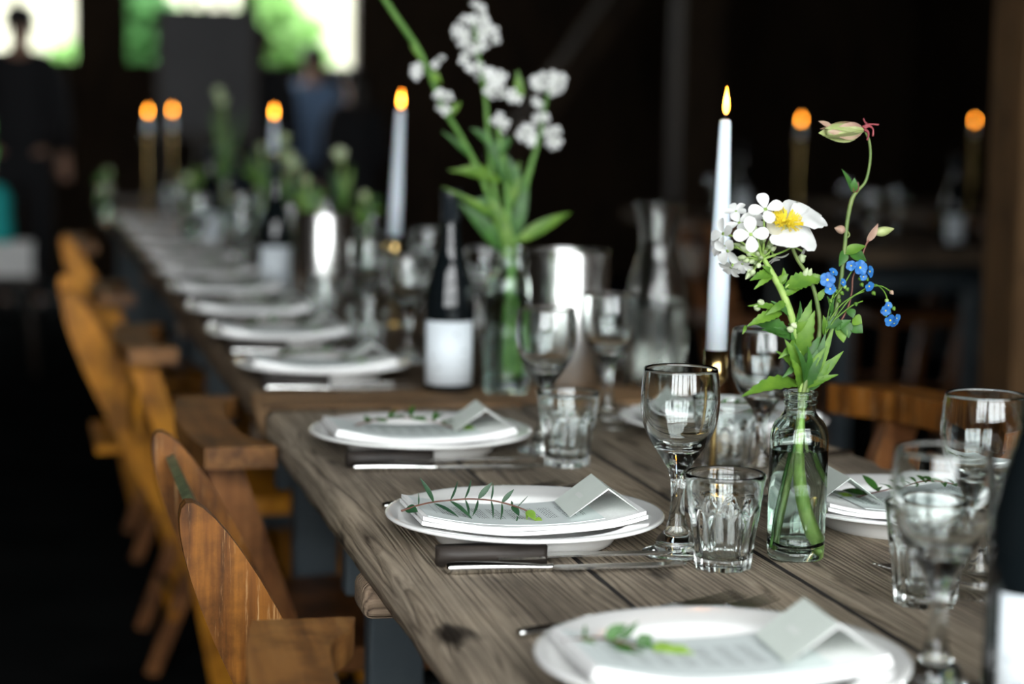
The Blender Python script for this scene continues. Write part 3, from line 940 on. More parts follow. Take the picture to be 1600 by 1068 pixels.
# the sharp sprig on the middle plate, leaf by leaf
Ys = 1.822
P = lambda x, y, d=0.0: W(x, y, Ys + d)
st = [P(627, 798, -.01), P(650, 790, -.008), P(676, 784), P(704, 781), P(733, 779), P(765, 781), P(790, 786), P(812, 793, -.004), P(829, 800, -.008)]
lv = [(P(654, 789), P(654, 770), .0022, (0, -1, .2)), (P(678, 785), P(656, 746), .0075, (.3, -1, .3)), (P(678, 786), P(717, 808, -.012), .006, (0, -.7, 1)),
      (P(703, 782), P(715, 751), .004, (.5, -1, .2)), (P(703, 782), P(738, 811, -.012), .0075, (.1, -.8, 1)), (P(726, 779), P(736, 749), .004, (.5, -1, .2)),
      (P(727, 780), P(733, 809, -.01), .005, (.6, -1, .2)), (P(747, 779), P(769, 753), .0085, (-.2, -1, .4)), (P(747, 780), P(738, 806, -.01), .005, (.6, -1, .2)),
      (P(767, 781), P(770, 754), .0035, (.5, -1, .2)), (P(767, 781), P(770, 810, -.01), .004, (.5, -1, .2)), (P(784, 785), P(803, 764), .007, (-.2, -1, .5)),
      (P(784, 785), P(782, 812, -.01), .004, (.5, -1, .2)), (P(800, 790), P(811, 806, -.012), .011, (.2, -1, .5)), (P(800, 789), P(799, 782), .004, (.2, -1, .5)), (P(808, 792), P(825, 774), .0012, (0, -1, .3)),
      (P(809, 806, -.01), P(806, 817, -.014), .002, (0, -1, .3)), (P(633, 795, -.008), P(653, 799, -.014), .020, (.1, -.7, 1))]
tl = [(P(824, 797, -.008), P(837, 813, -.014), .009, (.1, -.8, .8)), (P(835, 811, -.012), P(849, 816, -.016), .007, (.1, -.8, .8)), (P(822, 798, -.008), P(823, 812, -.012), .003, (.5, -1, .2))]
sprig('airy sprig of narrow dark leaves on a red-brown stem, on the sharp middle plate', (0.44, 1.82, TT + .028), st, lv, tl)
# the blurred sprig on the nearest plate
Ys = 1.345
st = [P(880, 1000), P(910, 997), P(945, 997), P(980, 1006), P(1020, 1022, -.01), P(1060, 1028, -.015)]
lv = [(P(911, 997), P(930, 1021, -.01), .011, (.3, -.8, .8)), (P(911, 997), P(914, 975), .004, (.5, -1, .3)), (P(945, 997), P(979, 975), .011, (-.1, -1, .6)), (P(970, 1000), P(998, 970), .006, (-.1, -1, .6)),
      (P(994, 1006), P(1020, 993), .011, (0, -1, .6)), (P(985, 1008), P(975, 1018, -.01), .006, (.3, -.8, .8)), (P(1005, 1014), P(985, 1032, -.02), .008, (.1, -.7, 1)),
      (P(1010, 1016), P(1045, 1036, -.02), .009, (.1, -.7, 1)), (P(990, 1010), P(1010, 1030, -.02), .008, (.1, -.7, 1)), (P(1015, 1016), P(1018, 1003), .008, (.1, -1, .5)), (P(950, 1004), P(1000, 1026, -.02), .006, (.1, -.8, .9)), (P(940, 1015, -.01), P(1040, 1040, -.03), .006, (.1, -.8, .9))]
tl = [(P(1025, 1022, -.01), P(1089, 1022, -.015), .012, (.1, -.8, .8)), (P(1030, 1022, -.01), P(1075, 1010, -.01), .008, (.1, -.8, .8)), (P(1035, 1026, -.012), P(1085, 1032, -.02), .008, (.1, -.8, .8)), (P(1020, 1020, -.01), P(1050, 1006), .010, (.1, -.9, .8))]
sprig('leafy sprig with bright green tip on the plate nearest the camera', (0.45, 1.34, TT + .028), st, lv, tl, None, LEAF_D, .9)

# ---------------------------------------------------------------- glassware
BOWL_OUT = [(0.0345, 0.1765), (0.0366, 0.160), (0.0372, 0.142), (0.0345, 0.124), (0.0288, 0.110), (0.0215, 0.0985), (0.0160, 0.0905)]
BOWL_IN = [(0.0, 0.1015), (0.009, 0.1022), (0.0185, 0.1045), (0.0268, 0.1125), (0.0328, 0.1248), (0.0357, 0.1424), (0.0352, 0.160), (0.0333, 0.1762), (0.0339, 0.1772), (0.0345, 0.1765)]
STEM_P = [(0.0160, 0.0905), (0.0118, 0.0835), (0.0080, 0.074), (0.0067, 0.060), (0.0068, 0.046), (0.0082, 0.034), (0.0118, 0.0225)]
FOOT_P = [(0.0118, 0.0225), (0.0185, 0.0150), (0.0200, 0.0100), (0.0225, 0.0065), (0.0290, 0.0042), (0.0322, 0.0026), (0.0325, 0.0012), (0.0310, 0.0), (0.0, 0.0)]
def wine_glass(loc, label, group, proto=None, scale=1.0, n=56):
    t = thing('wine_glass', label, 'wine glass', loc, 0, group)
    if proto:
        for ch in proto.children:
            c = ch.copy(); COL.objects.link(c); c.parent = t
    else:
        # bowl, stem and foot are open shells that meet edge to edge, so the glass is one closed solid
        link_mesh('bowl', *lathe((smooth_prof(BOWL_IN[:-2], 5) + BOWL_IN[-2:-1] + smooth_prof(BOWL_OUT, 5))[::-1], n), GLASS, t)
        link_mesh('stem', *lathe(smooth_prof(STEM_P, 5)[::-1], n), GLASS, t)
        link_mesh('foot', *lathe((smooth_prof(FOOT_P[:-1], 4) + FOOT_P[-1:])[::-1], n), GLASS, t)
    t.scale = (scale,) * 3
    return t

def tumbler(loc, label, group, proto=None, rz=0.0, scale=1.0):
    t = thing('tumbler', label, 'tumbler', loc, rz, group)
    if proto:
        for ch in proto.children:
            c = ch.copy(); COL.objects.link(c); c.parent = t
        t.scale = (scale,) * 3
        return t
    nf = 10
    def rf(r, z, a):
        if r < 0.012 or z < 0: return r
        ph = (a % (2 * PI / nf)) - PI / nf
        return r
    def outer(z):
        q = z / 0.0885
        return 0.0268 + 0.0107 * q ** 1.15
    H = 0.0885
    zs = [0, .0012, .004, .010, .017, .024, .031, .038, .044, .048, .051, .054, .057, .060, .063, .067, .072, .078, .084, .0872]
    n = nf * 10
    V, F = [], []
    def ro(z, a):
        r = outer(z) - (0.0012 if z < .0006 else 0.0)
        ph = (a % (2 * PI / nf)) - PI / nf
        # each pressed facet is a shallow flute that runs out in an arch under the plain rim band
        u = abs(ph) / (PI / nf)
        top = 0.058 - 0.020 * u ** 2.4
        k = max(0.0, min(1.0, (top - z) / 0.004 + 0.5))
        flute = (0.0026 * (1 - u ** 2) + 0.0003) * k * k * (3 - 2 * k)
        bulge = 0.0006 * (1 - min(1, max(0, (z - top) / 0.006))) if z > top else 0.0
        return r - flute + bulge * 0.6
    rings = []
    for z in zs:
        rings.append([(ro(z, 2 * PI * k / n) * math.cos(2 * PI * k / n), ro(z, 2 * PI * k / n) * math.sin(2 * PI * k / n), z) for k in range(n)])
    rim = [(0.0366, 0.0883), (0.0358, 0.0885), (0.0350, 0.0880)]
    ins = [(0.0346, .0870), (0.0338, .078), (0.0325, .066), (0.0300, .050), (0.0276, .034), (0.0252, .018), (0.0235, .0125), (0.020, .0103), (0.010, .0096)]
    for r, z in rim + ins:
        rings.append([(r * math.cos(2 * PI * k / n), r * math.sin(2 * PI * k / n), z) for k in range(n)])
    for ring in rings: V += ring
    for i in range(len(rings) - 1):
        for k in range(n):
            F.append((i * n + k, i * n + (k + 1) % n, (i + 1) * n + (k + 1) % n, (i + 1) * n + k))
    c0 = len(V); V.append((0, 0, .0095))
    L = (len(rings) - 1) * n
    F += [(L + k, L + (k + 1) % n, c0) for k in range(n)]
    c1 = len(V); V.append((0, 0, 0.0020))
    F += [((k + 1) % n, k, c1) for k in range(n)]
    link_mesh('pressed_body', V, F, GLASS, t)
    return t

gw, gt = 'wine glasses on the long table', 'pressed glass tumblers on the long table'
G1 = wine_glass((0.595, 1.757, TT), 'sharp empty wine glass beside the middle plate, candlestick showing through it', gw)
T1 = tumbler((0.619, 1.695, TT), 'sharp pressed-glass tumbler between the wine glass and bottle vase', gt, None, 0.1)
for loc, lab in (((0.803, 2.085, TT), 'wine glass just right of the candlestick, behind the bottle vase leaf'),
                 ((0.806, 1.560, TT), 'wine glass at the right edge with an amber chair seen through its bowl'),
                 ((0.640, 1.297, TT), 'large blurred wine glass in the right foreground, in front of the tumbler'),
                 ((0.615, 2.330, TT), 'wine glass behind the tumbler beside the second plate'),
                 ((0.750, 2.515, TT), 'wine glass in front of the steel bucket and carafe'),
                 ((0.612, 3.604, TT), 'blurred wine glass left of the white candle beyond the bottle'),
                 ((0.612, 3.215, TT), 'blurred wine glass just left of the dark wine bottle'),
                 ((0.792, 3.958, TT), 'small blurred wine glass right of the second candle'),
                 ((0.784, 3.406, TT), 'blurred wine glass between the dark bottle and the tall flowers'),
                 ((0.640, 4.25, TT), 'blurred wine glass touching the far steel bucket'),
                 ((0.640, 4.95, TT), 'far wine glass right of the second dark bottle'),
                 ((0.500, 4.75, TT), 'far wine glass left of the second dark bottle'),
                 ((0.800, 4.70, TT), 'far wine glass behind the second candle'),
                 ((0.590, 5.60, TT), 'distant wine glass beside the third candle'),
                 ((0.780, 5.50, TT), 'distant wine glass on the right side of the third table'),
                 ((0.470, 6.30, TT), 'distant wine glass near the third dark bottle'),
                 ((0.70, 6.05, TT), 'distant wine glass right of the third dark bottle'),
                 ((0.55, 7.0, TT), 'distant wine glass below the orange discs'),
                 ((0.72, 7.35, TT), 'distant wine glass behind the orange discs, right side'),
                 ((0.46, 5.45, TT), 'distant wine glass near the left edge of the third table'),
                 ((0.77, 5.22, TT), 'distant wine glass just behind the second dark bottle'),
                 ((0.620, 6.70, TT), 'most distant wine glass in the middle of the third table')):
    wine_glass(loc, lab, gw, G1)
for loc, lab, rz in (((0.786, 2.150, TT), 'tumbler half hidden behind the candlestick stem', .2),
                     ((0.745, 1.535, TT), 'tumbler at the right standing behind the large blurred wine glass', .3),
                     ((0.618, 2.235, TT), 'blurred tumbler beside the second plate, right of its knives', .15),
                     ((0.560, 3.30, TT), 'tumbler beyond the joint left of the dark bottle', 0.4),
                     ((0.560, 3.80, TT), 'small blurred tumbler behind the third blurred plate', 0.1),
                     ((0.780, 3.10, TT), 'tumbler hidden behind the tall flower vase', 0.2),
                     ((0.570, 4.62, TT), 'far tumbler beside the second dark bottle', 0.1),
                     ((0.560, 5.30, TT), 'far tumbler on the third table, left side', 0.3)):
    tumbler(loc, lab, gt, T1, rz)

# ---------------------------------------------------------------- wine bottles
WB = [(0.0, 0.004), (0.020, 0.003), (0.030, 0.0), (0.0355, 0.002), (0.0375, 0.008), (0.0375, 0.06), (0.0375, 0.118), (0.0368, 0.134), (0.0335, 0.156), (0.0275, 0.180), (0.0205, 0.203), (0.0160, 0.222), (0.0142, 0.238), (0.0138, 0.252)]
def wine_bottle(loc, rz, label, lh=(0.012, 0.106), lang=1.15):
    t = thing('wine_bottle', label, 'wine bottle', loc, rz, 'dark wine bottles on the long table')
    link_mesh('bottle_body', *lathe(smooth_prof(WB, 4) + [(0, .252)], 48), BOTTLE, t)
    link_mesh('capsule', *lathe([(0.0140, 0.2525), (0.0143, 0.2528), (0.0143, 0.282), (0.0152, 0.2835), (0.0152, 0.296), (0.0140, 0.2985), (0, 0.2985)], 32), CAPSULE, t)
    V, F = [], []
    n = 20
    for i in range(n + 1):
        a = -PI / 2 + lang * (2 * i / n - 1)
        for r in (0.0376, 0.0380):
            for z in lh: V.append((r * math.cos(a), r * math.sin(a), z))
    for i in range(n):
        k = 4 * i
        F += [(k, k + 1, k + 5, k + 4), (k + 2, k + 6, k + 7, k + 3), (k + 1, k + 3, k + 7, k + 5), (k, k + 4, k + 6, k + 2)]
    F += [(0, 2, 3, 1), (4 * n, 4 * n + 1, 4 * n + 3, 4 * n + 2)]
    link_mesh('paper_label', V, F, LABEL, t)
    return t
wine_bottle((0.610, 2.875, TT), R(-12), 'dark wine bottle with white label standing just beyond the table joint')
wine_bottle((0.548, 4.480, TT), R(-10), 'blurred dark wine bottle with white label left of the far steel bucket')
wine_bottle((0.534, 5.950, TT), R(-8), 'farthest dark wine bottle with a small pale label')
wine_bottle((0.668, 1.200, TT), R(-20), 'black wine bottle cut by the right edge in the near foreground', (0.012, 0.098), 0.95)

# ---------------------------------------------------------------- candles
def candle(loc, L, lean, label, r0=0.0118, r1=0.0066, fl=1.0, hgt=0.155, stand=True, slab='', n=32):
    """slim brass holder with a taper standing in its cup; the taper leans a little by (x, y)"""
    if stand:
        s = thing('candlestick', slab, 'candlestick', loc, 0, 'brass candlesticks')
        link_mesh('base', *lathe(smooth_prof([(0, 0), (0.033, 0), (0.035, 0.002), (0.033, 0.004), (0.012, 0.0055), (0.0040, 0.010)], 2), n), BRASS, s)
        link_mesh('rod', *lathe([(0.0034, 0.009), (0.0034, hgt - 0.036)], 16), BRASS, s)
        link_mesh('cup', *lathe([(0.0034, hgt - 0.044), (0.0060, hgt - 0.040), (0.0125, hgt - 0.033), (0.0132, hgt - 0.030), (0.0132, hgt), (0.0122, hgt), (0.0122, hgt - 0.028), (0, hgt - 0.030)], n), BRASS, s)
    z = loc[2] + hgt - 0.006
    t = thing('taper_candle', label, 'candle', (loc[0], loc[1], z), 0, 'white taper candles')
    t.rotation_euler = (-lean[1], lean[0], 0)
    link_mesh('wax_taper', *lathe([(0, 0), (r0, 0), (r0, L * 0.3), (r0 + (r1 - r0) * .45, L * 0.62), (r1 + .0003, L * 0.97), (r1 - .0003, L * .994), (r1 * 0.55, L), (0, L * 0.9985)], n), WAX, t)
    link_mesh('wick', *tube([(0, 0, L - .001), (0.0004, 0, L + .006), (0.0012, 0, L + .010)], .0009, 6), WICK, t)
    fp = [(0, 0), (0.0022, 0.002), (0.0036, 0.0065), (0.0036, 0.011), (0.0028, 0.018), (0.0016, 0.0245), (0.0006, 0.029), (0, 0.031)]
    v, f = lathe([(r * fl, z * fl) for r, z in fp], 16)
    o = link_mesh('flame', v, f, FLAME, t)
    o.location = (0.0006, 0, L + 0.0045)
    return t
def cand(px, py, Y, L, label, slab, lean=(0, 0), **k):
    p = W(px, py, Y)          # flame centre seen at (px, py)
    h = p.z - TT - L - 0.018 + 0.006
    candle((p.x - math.sin(lean[0]) * L, p.y, TT), L, lean, label, hgt=h, slab=slab, **k)
cand(1134, 160, 2.06, 0.258, 'sharp white taper candle with a bright pointed flame', 'slim brass candlestick with a narrow stem behind the sharp wine glass', (R(0.6), 0))
cand(626, 156, 3.80, 0.250, 'second white taper candle, blurred, left of the tall white flowers', 'blurred brass candlestick under the second candle', (R(2.1), 0))
cand(428, 175, 5.55, 0.10, 'third taper candle, small and blurred above the second bottle', 'far candlestick hidden among the glasses', (0, 0))
cand(231, 174, 7.05, 0.06, 'farthest left candle showing as the left of two orange discs', 'distant candlestick under the left orange disc', (0, 0))
cand(269, 172, 7.30, 0.06, 'far candle showing as the right of two orange discs', 'distant candlestick under the right orange disc', (0, 0))

# ---------------------------------------------------------------- steel buckets, carafe
def bucket(loc, label, r=0.064, h=0.205):
    t = thing('wine_bucket', label, 'bucket', loc, 0, 'steel wine buckets')
    link_mesh('bucket_body', *lathe([(0, 0.003), (r - .004, 0.003), (r - .003, 0), (r - .001, .001), (r, .004), (r, h - .003), (r - .001, h - .001), (r - .0025, h - .002), (r - .003, h - .006), (r - .003, .006), (0, .006)], 64), BRUSHED, t)
    link_mesh('rolled_rim', *lathe([(r + .0006 + .0016 * math.cos(a), h - .001 + .0018 * math.sin(a)) for a in [2 * PI * k / 8 for k in range(8)]], 64, True), STEEL, t)
    return t
bucket((0.806, 2.935, TT), 'brushed steel wine bucket left of the carafe')
bucket((0.600, 4.085, TT), 'blurred far steel wine bucket showing one pale vertical streak', 0.060, 0.20)

def carafe(loc, label):
    t = thing('water_carafe', label, 'carafe', loc)
    out = [(0.0, 0.0), (0.042, 0.0), (0.0465, 0.004), (0.0475, 0.02), (0.0485, 0.07), (0.0485, 0.125), (0.0460, 0.150), (0.0380, 0.178), (0.0300, 0.205), (0.0290, 0.225), (0.0320, 0.252), (0.0385, 0.276), (0.0415, 0.283)]
    ins = [(0.0400, 0.2828), (0.0368, 0.275), (0.0300, 0.251), (0.0268, 0.225), (0.0278, 0.205), (0.0358, 0.178), (0.0439, 0.149), (0.0463, 0.125), (0.0463, 0.07), (0.0450, 0.02), (0.040, 0.009), (0.0, 0.008)]
    link_mesh('carafe_body', *lathe([out[0]] + smooth_prof(out[1:], 4) + smooth_prof(ins[:-1], 4) + ins[-1:], 56), MISTED, t)
    w = [(0, 0.0082), (0.0402, 0.0092), (0.0452, 0.02), (0.0465, 0.07), (0.0465, 0.120), (0.0453, 0.139), (0, 0.139)]
    link_mesh('water', *lathe(w, 56), MURKY, t)
    return t
carafe((0.935, 2.885, TT), 'waisted glass water carafe with a flared lip, right of the steel bucket')

# ---------------------------------------------------------------- bottle vases
VO = [(0.0245, 0.0), (0.0265, 0.003), (0.0270, 0.012), (0.0273, 0.06), (0.0275, 0.105), (0.0268, 0.118), (0.0235, 0.1285), (0.0180, 0.1345), (0.0148, 0.1395), (0.0145, 0.146), (0.0158, 0.1475), (0.0160, 0.1500), (0.0150, 0.1512), (0.0150, 0.1528), (0.0162, 0.1542), (0.0162, 0.1572), (0.0152, 0.1586)]
VI = [(0.0130, 0.1586), (0.0124, 0.157), (0.0124, 0.140), (0.0150, 0.1325), (0.0210, 0.1265), (0.0246, 0.117), (0.0255, 0.105), (0.0253, 0.06), (0.0250, 0.018), (0.0225, 0.0130), (0.012, 0.0112), (0.0, 0.0105)]
def vase(loc, label, water=0.104, s=1.0, sz=1.0):
    t = thing('bottle_vase', label, 'vase', loc, 0, 'bottle vases with flowers')
    link_mesh('bottle_body', *lathe([(0.0, 0.0025), (0.018, 0.0022)] + VO[:3] + smooth_prof(VO[2:], 3) + smooth_prof(VI[:-1], 3) + VI[-1:], 56), PALE_GLASS, t)
    w = [(0, 0.0102), (0.012, 0.0109), (0.0227, 0.0128), (0.0252, 0.018), (0.0255, 0.06), (0.0257, water), (0.0235, water - 0.0006), (0, water - 0.0006)]
    link_mesh('water', *lathe(w, 56), WATER, t)
    t.scale = (s, s, sz)
    return t
VX, VY = 0.701, 1.722
vase((VX, VY, TT), 'sharp glass bottle vase with water and green stems, on the near table')
V2X, V2Y = 0.692, 2.850
vase((V2X, V2Y, TT), 'taller blurred bottle vase right of the dark wine bottle', 0.104, 1.22, 1.38)

# ---------------------------------------------------------------- flowers
def basis(n):
    n = Vector(n).normalized()
    a = n.cross(Vector((0.3, 0.2, 0.93))).normalized()
    return n, a, n.cross(a)

def floret(root, off, c, n, size, petals=4, m=PETAL, eye=STEM, spin=0.0, cup=0.25, width=0.62, throat=True):
    """tubed flower of separate petals; the tube and eye are the floret, its petals sub-parts"""
    c = Vector(c); n, a, b = basis(n)
    if throat:
        v, f = tube([c - n * size * 0.9, c - n * size * 0.3, c + n * size * 0.03], [size * .07, size * .09, size * .12], 6)
        fl = link_mesh('floret', v, f, eye, root, off=off)
    else:
        v, f = lathe([(0, size * .1), (size * .16, size * .05), (size * .18, 0), (0, -size * .05)], 8)
        v = [c + a * q[0] + b * q[1] + n * q[2] for q in v]
        fl = link_mesh('floret', v, f, eye, root, off=off)
    for k in range(petals):
        an = spin + 2 * PI * k / petals
        d = a * math.cos(an) + b * math.sin(an)
        tip = c + d * size + n * size * cup
        link_mesh('petal', *petal(c + d * size * .05, tip, size * width, n - d * 0.15, 0.06, 0.25, 6), m, fl, off=off)
    return fl

def bud(root, off, a, b, w, m=BUD):
    a, b = Vector(a), Vector(b)
    v, f = tube([a, a.lerp(b, .25), a.lerp(b, .6), b], [w * .22, w * .48, w * .42, w * .05], 8)
    return link_mesh('bud', v, f, m, root, off=off)

Yf = VY
def p(x, y, d=0.0): return W(x, y, Yf + d)
NECK = Vector((VX, VY, TT + 0.150))
off = (VX, VY, TT)
g = 'flower stems in the sharp bottle vase'
CAMN = Vector((-0.35, -0.93, 0.12))

# stem 1: the white flower cluster
f1 = thing('white_flower_cluster', 'thick pale stem topped by a cluster of white four-petalled flowers, left in the sharp vase', 'flower', off, 0, g)
link_mesh('stem', *tube([p(1272, 868, .004), p(1256, 800, 0), p(1248, 745), p(1249, 690, -.002), p(1252, 650), p(1252, 600), p(1248, 545), p(1240, 505), p(1224, 460), p(1208, 430), p(1194, 405)],
                        [.0052, .0050, .0046, .0040, .0036, .0036, .0036, .0036, .0034, .003, .0022], 10), STEM, f1, off=off)
HUB = p(1192, 398)
fl_list = [(1196, 327, -.012, (-.2, -.8, .55), .0165, 0.5), (1173, 366, -.022, (-.25, -.95, .1), .0165, 0.35), (1155, 348, -.004, (-.5, -.5, .6), .013, 0.8), (1130, 365, 0, (-.9, -.3, .2), .0150, 0.2),
           (1137, 392, -.008, (-.8, -.5, -.3), .0145, 0.9), (1142, 418, .002, (-.6, -.3, -.8), .012, 0.4), (1210, 402, .012, (.3, -.3, -.8), .014, 0.1), (1150, 330, .010, (-.4, -.5, .8), .011, .5), (1176, 346, .012, (-.2, -.6, .8), .012, .2), (1124, 385, .010, (-.9, -.2, -.1), .012, .6), (1160, 412, .006, (-.5, -.6, -.6), .011, .3), (1253, 392, .012, (.6, -.2, -.3), .011, 0.7), (1215, 352, .012, (.1, .3, .9), .014, .3)]
for x, y, d, n, s, sp in fl_list:
    c = p(x, y, d)
    link_mesh('flower_stalk', *tube([HUB + Vector((0, 0, -.004)), HUB.lerp(c, .5) + Vector((0, 0, .001)), c - Vector(n).normalized() * s * .85], [.0012, .0010, .0010], 6), STEM, f1, off=off)
    floret(f1, off, c, n, s, 4 if s > .0125 else 5, PETAL, STEM, sp, .12, .72)
rnd = random.Random(5)
for (x, y) in [(1160, 349), (1146, 380), (1156, 385), (1170, 388), (1182, 395), (1188, 403), (1205, 380), (1213, 385), (1209, 377), (1196, 392), (1168, 425), (1165, 436), (1172, 432), (1178, 412), (1171, 410), (1184, 418), (1160, 408), (1152, 402), (1166, 395), (1176, 340), (1166, 336), (1190, 372), (1194, 366)]:
    a_ = p(x + (HUB.x > 0) * (1190 - x) * .35, y + (402 - y) * .35, rnd.uniform(-.004, .01)); b_ = p(x, y, rnd.uniform(-.012, .004))
    bud(f1, off, a_, b_, rnd.uniform(.0045, .006))
    link_mesh('flower_stalk', *tube([HUB + Vector((0, 0, -.003)), a_], .0008, 5), STEM, f1, off=off)
L1 = [((1207, 427), (1172, 438), .012, LEAF, (.1, -.8, .7), -.004), ((1207, 428), (1190, 415), .007, LEAF, (.2, -.9, .3), 0), ((1226, 463), (1228, 440), .010, LEAF_D, (.3, -.9, .1), .006), ((1222, 445), (1224, 418), .008, LEAF, (.2, -.9, .2), .004),
      ((1222, 488), (1167, 510), .014, LEAF, (.1, -.8, .7), -.004), ((1222, 486), (1168, 478), .009, LEAF, (.1, -.8, .7), 0), ((1165, 508), (1160, 522), .004, LEAF, (.1, -.9, .4), 0), ((1232, 520), (1178, 506), .022, LEAF_D, (.1, -.8, .7), .01),
      ((1240, 530), (1190, 515), .014, LEAF_D, (.2, -.8, .6), .004), ((1252, 600), (1158, 620), .022, LEAF, (.15, -.6, .9), -.02), ((1248, 560), (1232, 505), .014, LEAF_D, (.2, -.9, .2), .006), ((1252, 595), (1226, 530), .018, LEAF, (.1, -.9, .2), -.008),
      ((1248, 560), (1273, 485), .018, LEAF, (-.4, -.9, .2), -.004), ((1246, 540), (1268, 468), .015, LEAF, (-.3, -.9, .3), .004), ((1256, 602), (1262, 540), .014, LEAF_D, (.4, -.9, .1), -.006), ((1254, 606), (1278, 545), .020, LEAF_D, (-.3, -.95, .1), -.004),
      ((1250, 606), (1236, 560), .016, LEAF, (.3, -.9, .1), -.010), ((1257, 606), (1300, 560), .016, LEAF, (-.2, -.9, .4), 0), ((1248, 585), (1212, 548), .012, LEAF, (.2, -.8, .5), 0), ((1240, 520), (1262, 500), .010, LEAF, (-.3, -.9, .4), -.006)]
for a_, b_, w, m, n, d in L1:
    link_mesh('leaf', *leaf(p(*a_), p(b_[0], b_[1], d - .004), w * .78, n, .10, .28, 14, .75, .12), m, f1, off=off)
for a_, b_, w, m, n, d in [((1208, 428), (1178, 452), .006, LEAF, (.1, -.8, .6), -.006), ((1212, 440), (1232, 428), .006, LEAF, (.2, -.9, .3), 0), ((1228, 470), (1196, 492), .007, LEAF, (.2, -.9, .4), -.004), ((1236, 495), (1204, 470), .006, LEAF_D, (.2, -.9, .3), .004),
                           ((1246, 530), (1216, 560), .008, LEAF, (.2, -.9, .3), -.006), ((1250, 560), (1222, 590), .007, LEAF_D, (.2, -.9, .3), -.006), ((1252, 575), (1284, 520), .008, LEAF_D, (-.3, -.9, .2), .004), ((1254, 590), (1292, 540), .007, LEAF, (-.3, -.9, .2), -.006),
                           ((1240, 515), (1250, 470), .006, LEAF_D, (.3, -.9, .1), .006), ((1256, 604), (1240, 535), .007, LEAF_D, (.3, -.9, .1), -.012), ((1258, 606), (1310, 585), .007, LEAF, (-.1, -.8, .5), -.008), ((1224, 462), (1250, 452), .006, LEAF, (0, -.8, .6), 0)]:
    link_mesh('leaf', *leaf(p(*a_), p(b_[0], b_[1], d - .004), w, n, .12, .3, 10, .75, .1), m, f1, off=off)
for x, y in ((1184, 470), (1178, 478), (1236, 506), (1230, 512)):
    bud(f1, off, p(x + 8, y + 4), p(x, y, -.006), .0065)

# stem 2: single white flower with a boss of yellow stamens
f2 = thing('yellow_centred_flower', 'large ragged white flower with a boss of yellow stamens, top right of the cluster', 'flower', off, 0, g)
link_mesh('stem', *tube([p(1212, 860, -.004), p(1226, 790, 0), p(1240, 720), p(1248, 660), p(1258, 600, -.003), p(1275, 545), p(1281, 507), p(1274, 460), p(1262, 430), p(1246, 405), p(1236, 380), p(1232, 362)],
                        [.0038, .0036, .0030, .0028, .0026, .0024, .0022, .002, .0018, .0018, .0018, .002], 8), STEM_D, f2, off=off)
C2 = p(1226, 352, -.012)
n2 = Vector((-.05, -.62, .78)).normalized()
for (x, y, d, w, m, cp) in ((1283, 338, .006, .038, PETAL, .1), (1276, 382, -.012, .034, PETAL, -.1), (1229, 386, -.026, .030, PETAL, -.2), (1200, 362, -.010, .022, PETAL_C, .2), (1222, 322, .022, .022, PETAL_C, .3), (1250, 320, .026, .026, PETAL, .3)):
    q = p(x, y, d)
    link_mesh('petal', *petal(C2.lerp(q, .06), q, w, n2, .08, cp, 12, .6, .25, x * .37), m, f2, off=off)
link_mesh('flower_base', *lathe([(0, .002), (.004, .001), (.004, -.002), (.002, -.006), (0, -.006)], 10, c=tuple(C2)), COLUMB, f2, off=off)
rnd = random.Random(9)
V, F = [], []
nn, aa, bb = basis(n2)
for k in range(170):
    an, rr = rnd.uniform(0, 2 * PI), math.sqrt(rnd.uniform(.02, 1))
    d = aa * math.cos(an) * rr + bb * math.sin(an) * rr
    tip = C2 + d * .0165 + nn * (.0105 - .004 * rr + rnd.uniform(-.0015, .0015))
    v, f = tube([C2 + d * .003, C2 + d * .009 + nn * .006, tip, tip + nn * .0012], [.00022, .00022, .0006, .0003], 5, sub=1)
    k0 = len(V); V += v; F += [tuple(i + k0 for i in q) for q in f]
link_mesh('stamens', V, F, YELLOW, f2, kind='stuff', off=off)
for a_, b_, w, m, n, d in [((1281, 507), (1318, 502), .012, LEAF_D, (0, -.9, .4), 0), ((1228, 448), (1282, 437), .018, LEAF, (-.1, -.75, .7), -.004), ((1266, 440), (1283, 430), .010, LEAF, (0, -.9, .4), 0), ((1276, 470), (1290, 450), .006, LEAF, (-.3, -.9, .2), 0)]:
    link_mesh('leaf', *leaf(p(*a_), p(b_[0], b_[1], d - .002), w, n, .10, .25, 14, .75, .12), m, f2, off=off)
link_mesh('flower_stalk', *tube([p(1262, 432), p(1240, 440), p(1226, 450)], .0011, 6), STEM, f2, off=off)
for x, y, x2, y2 in ((1256, 432, 1262, 418), (1262, 434, 1268, 419), (1252, 408, 1256, 398), (1248, 402, 1260, 400), (1254, 410, 1252, 396)):
    bud(f2, off, p(x, y), p(x2, y2, -.004), .0058)

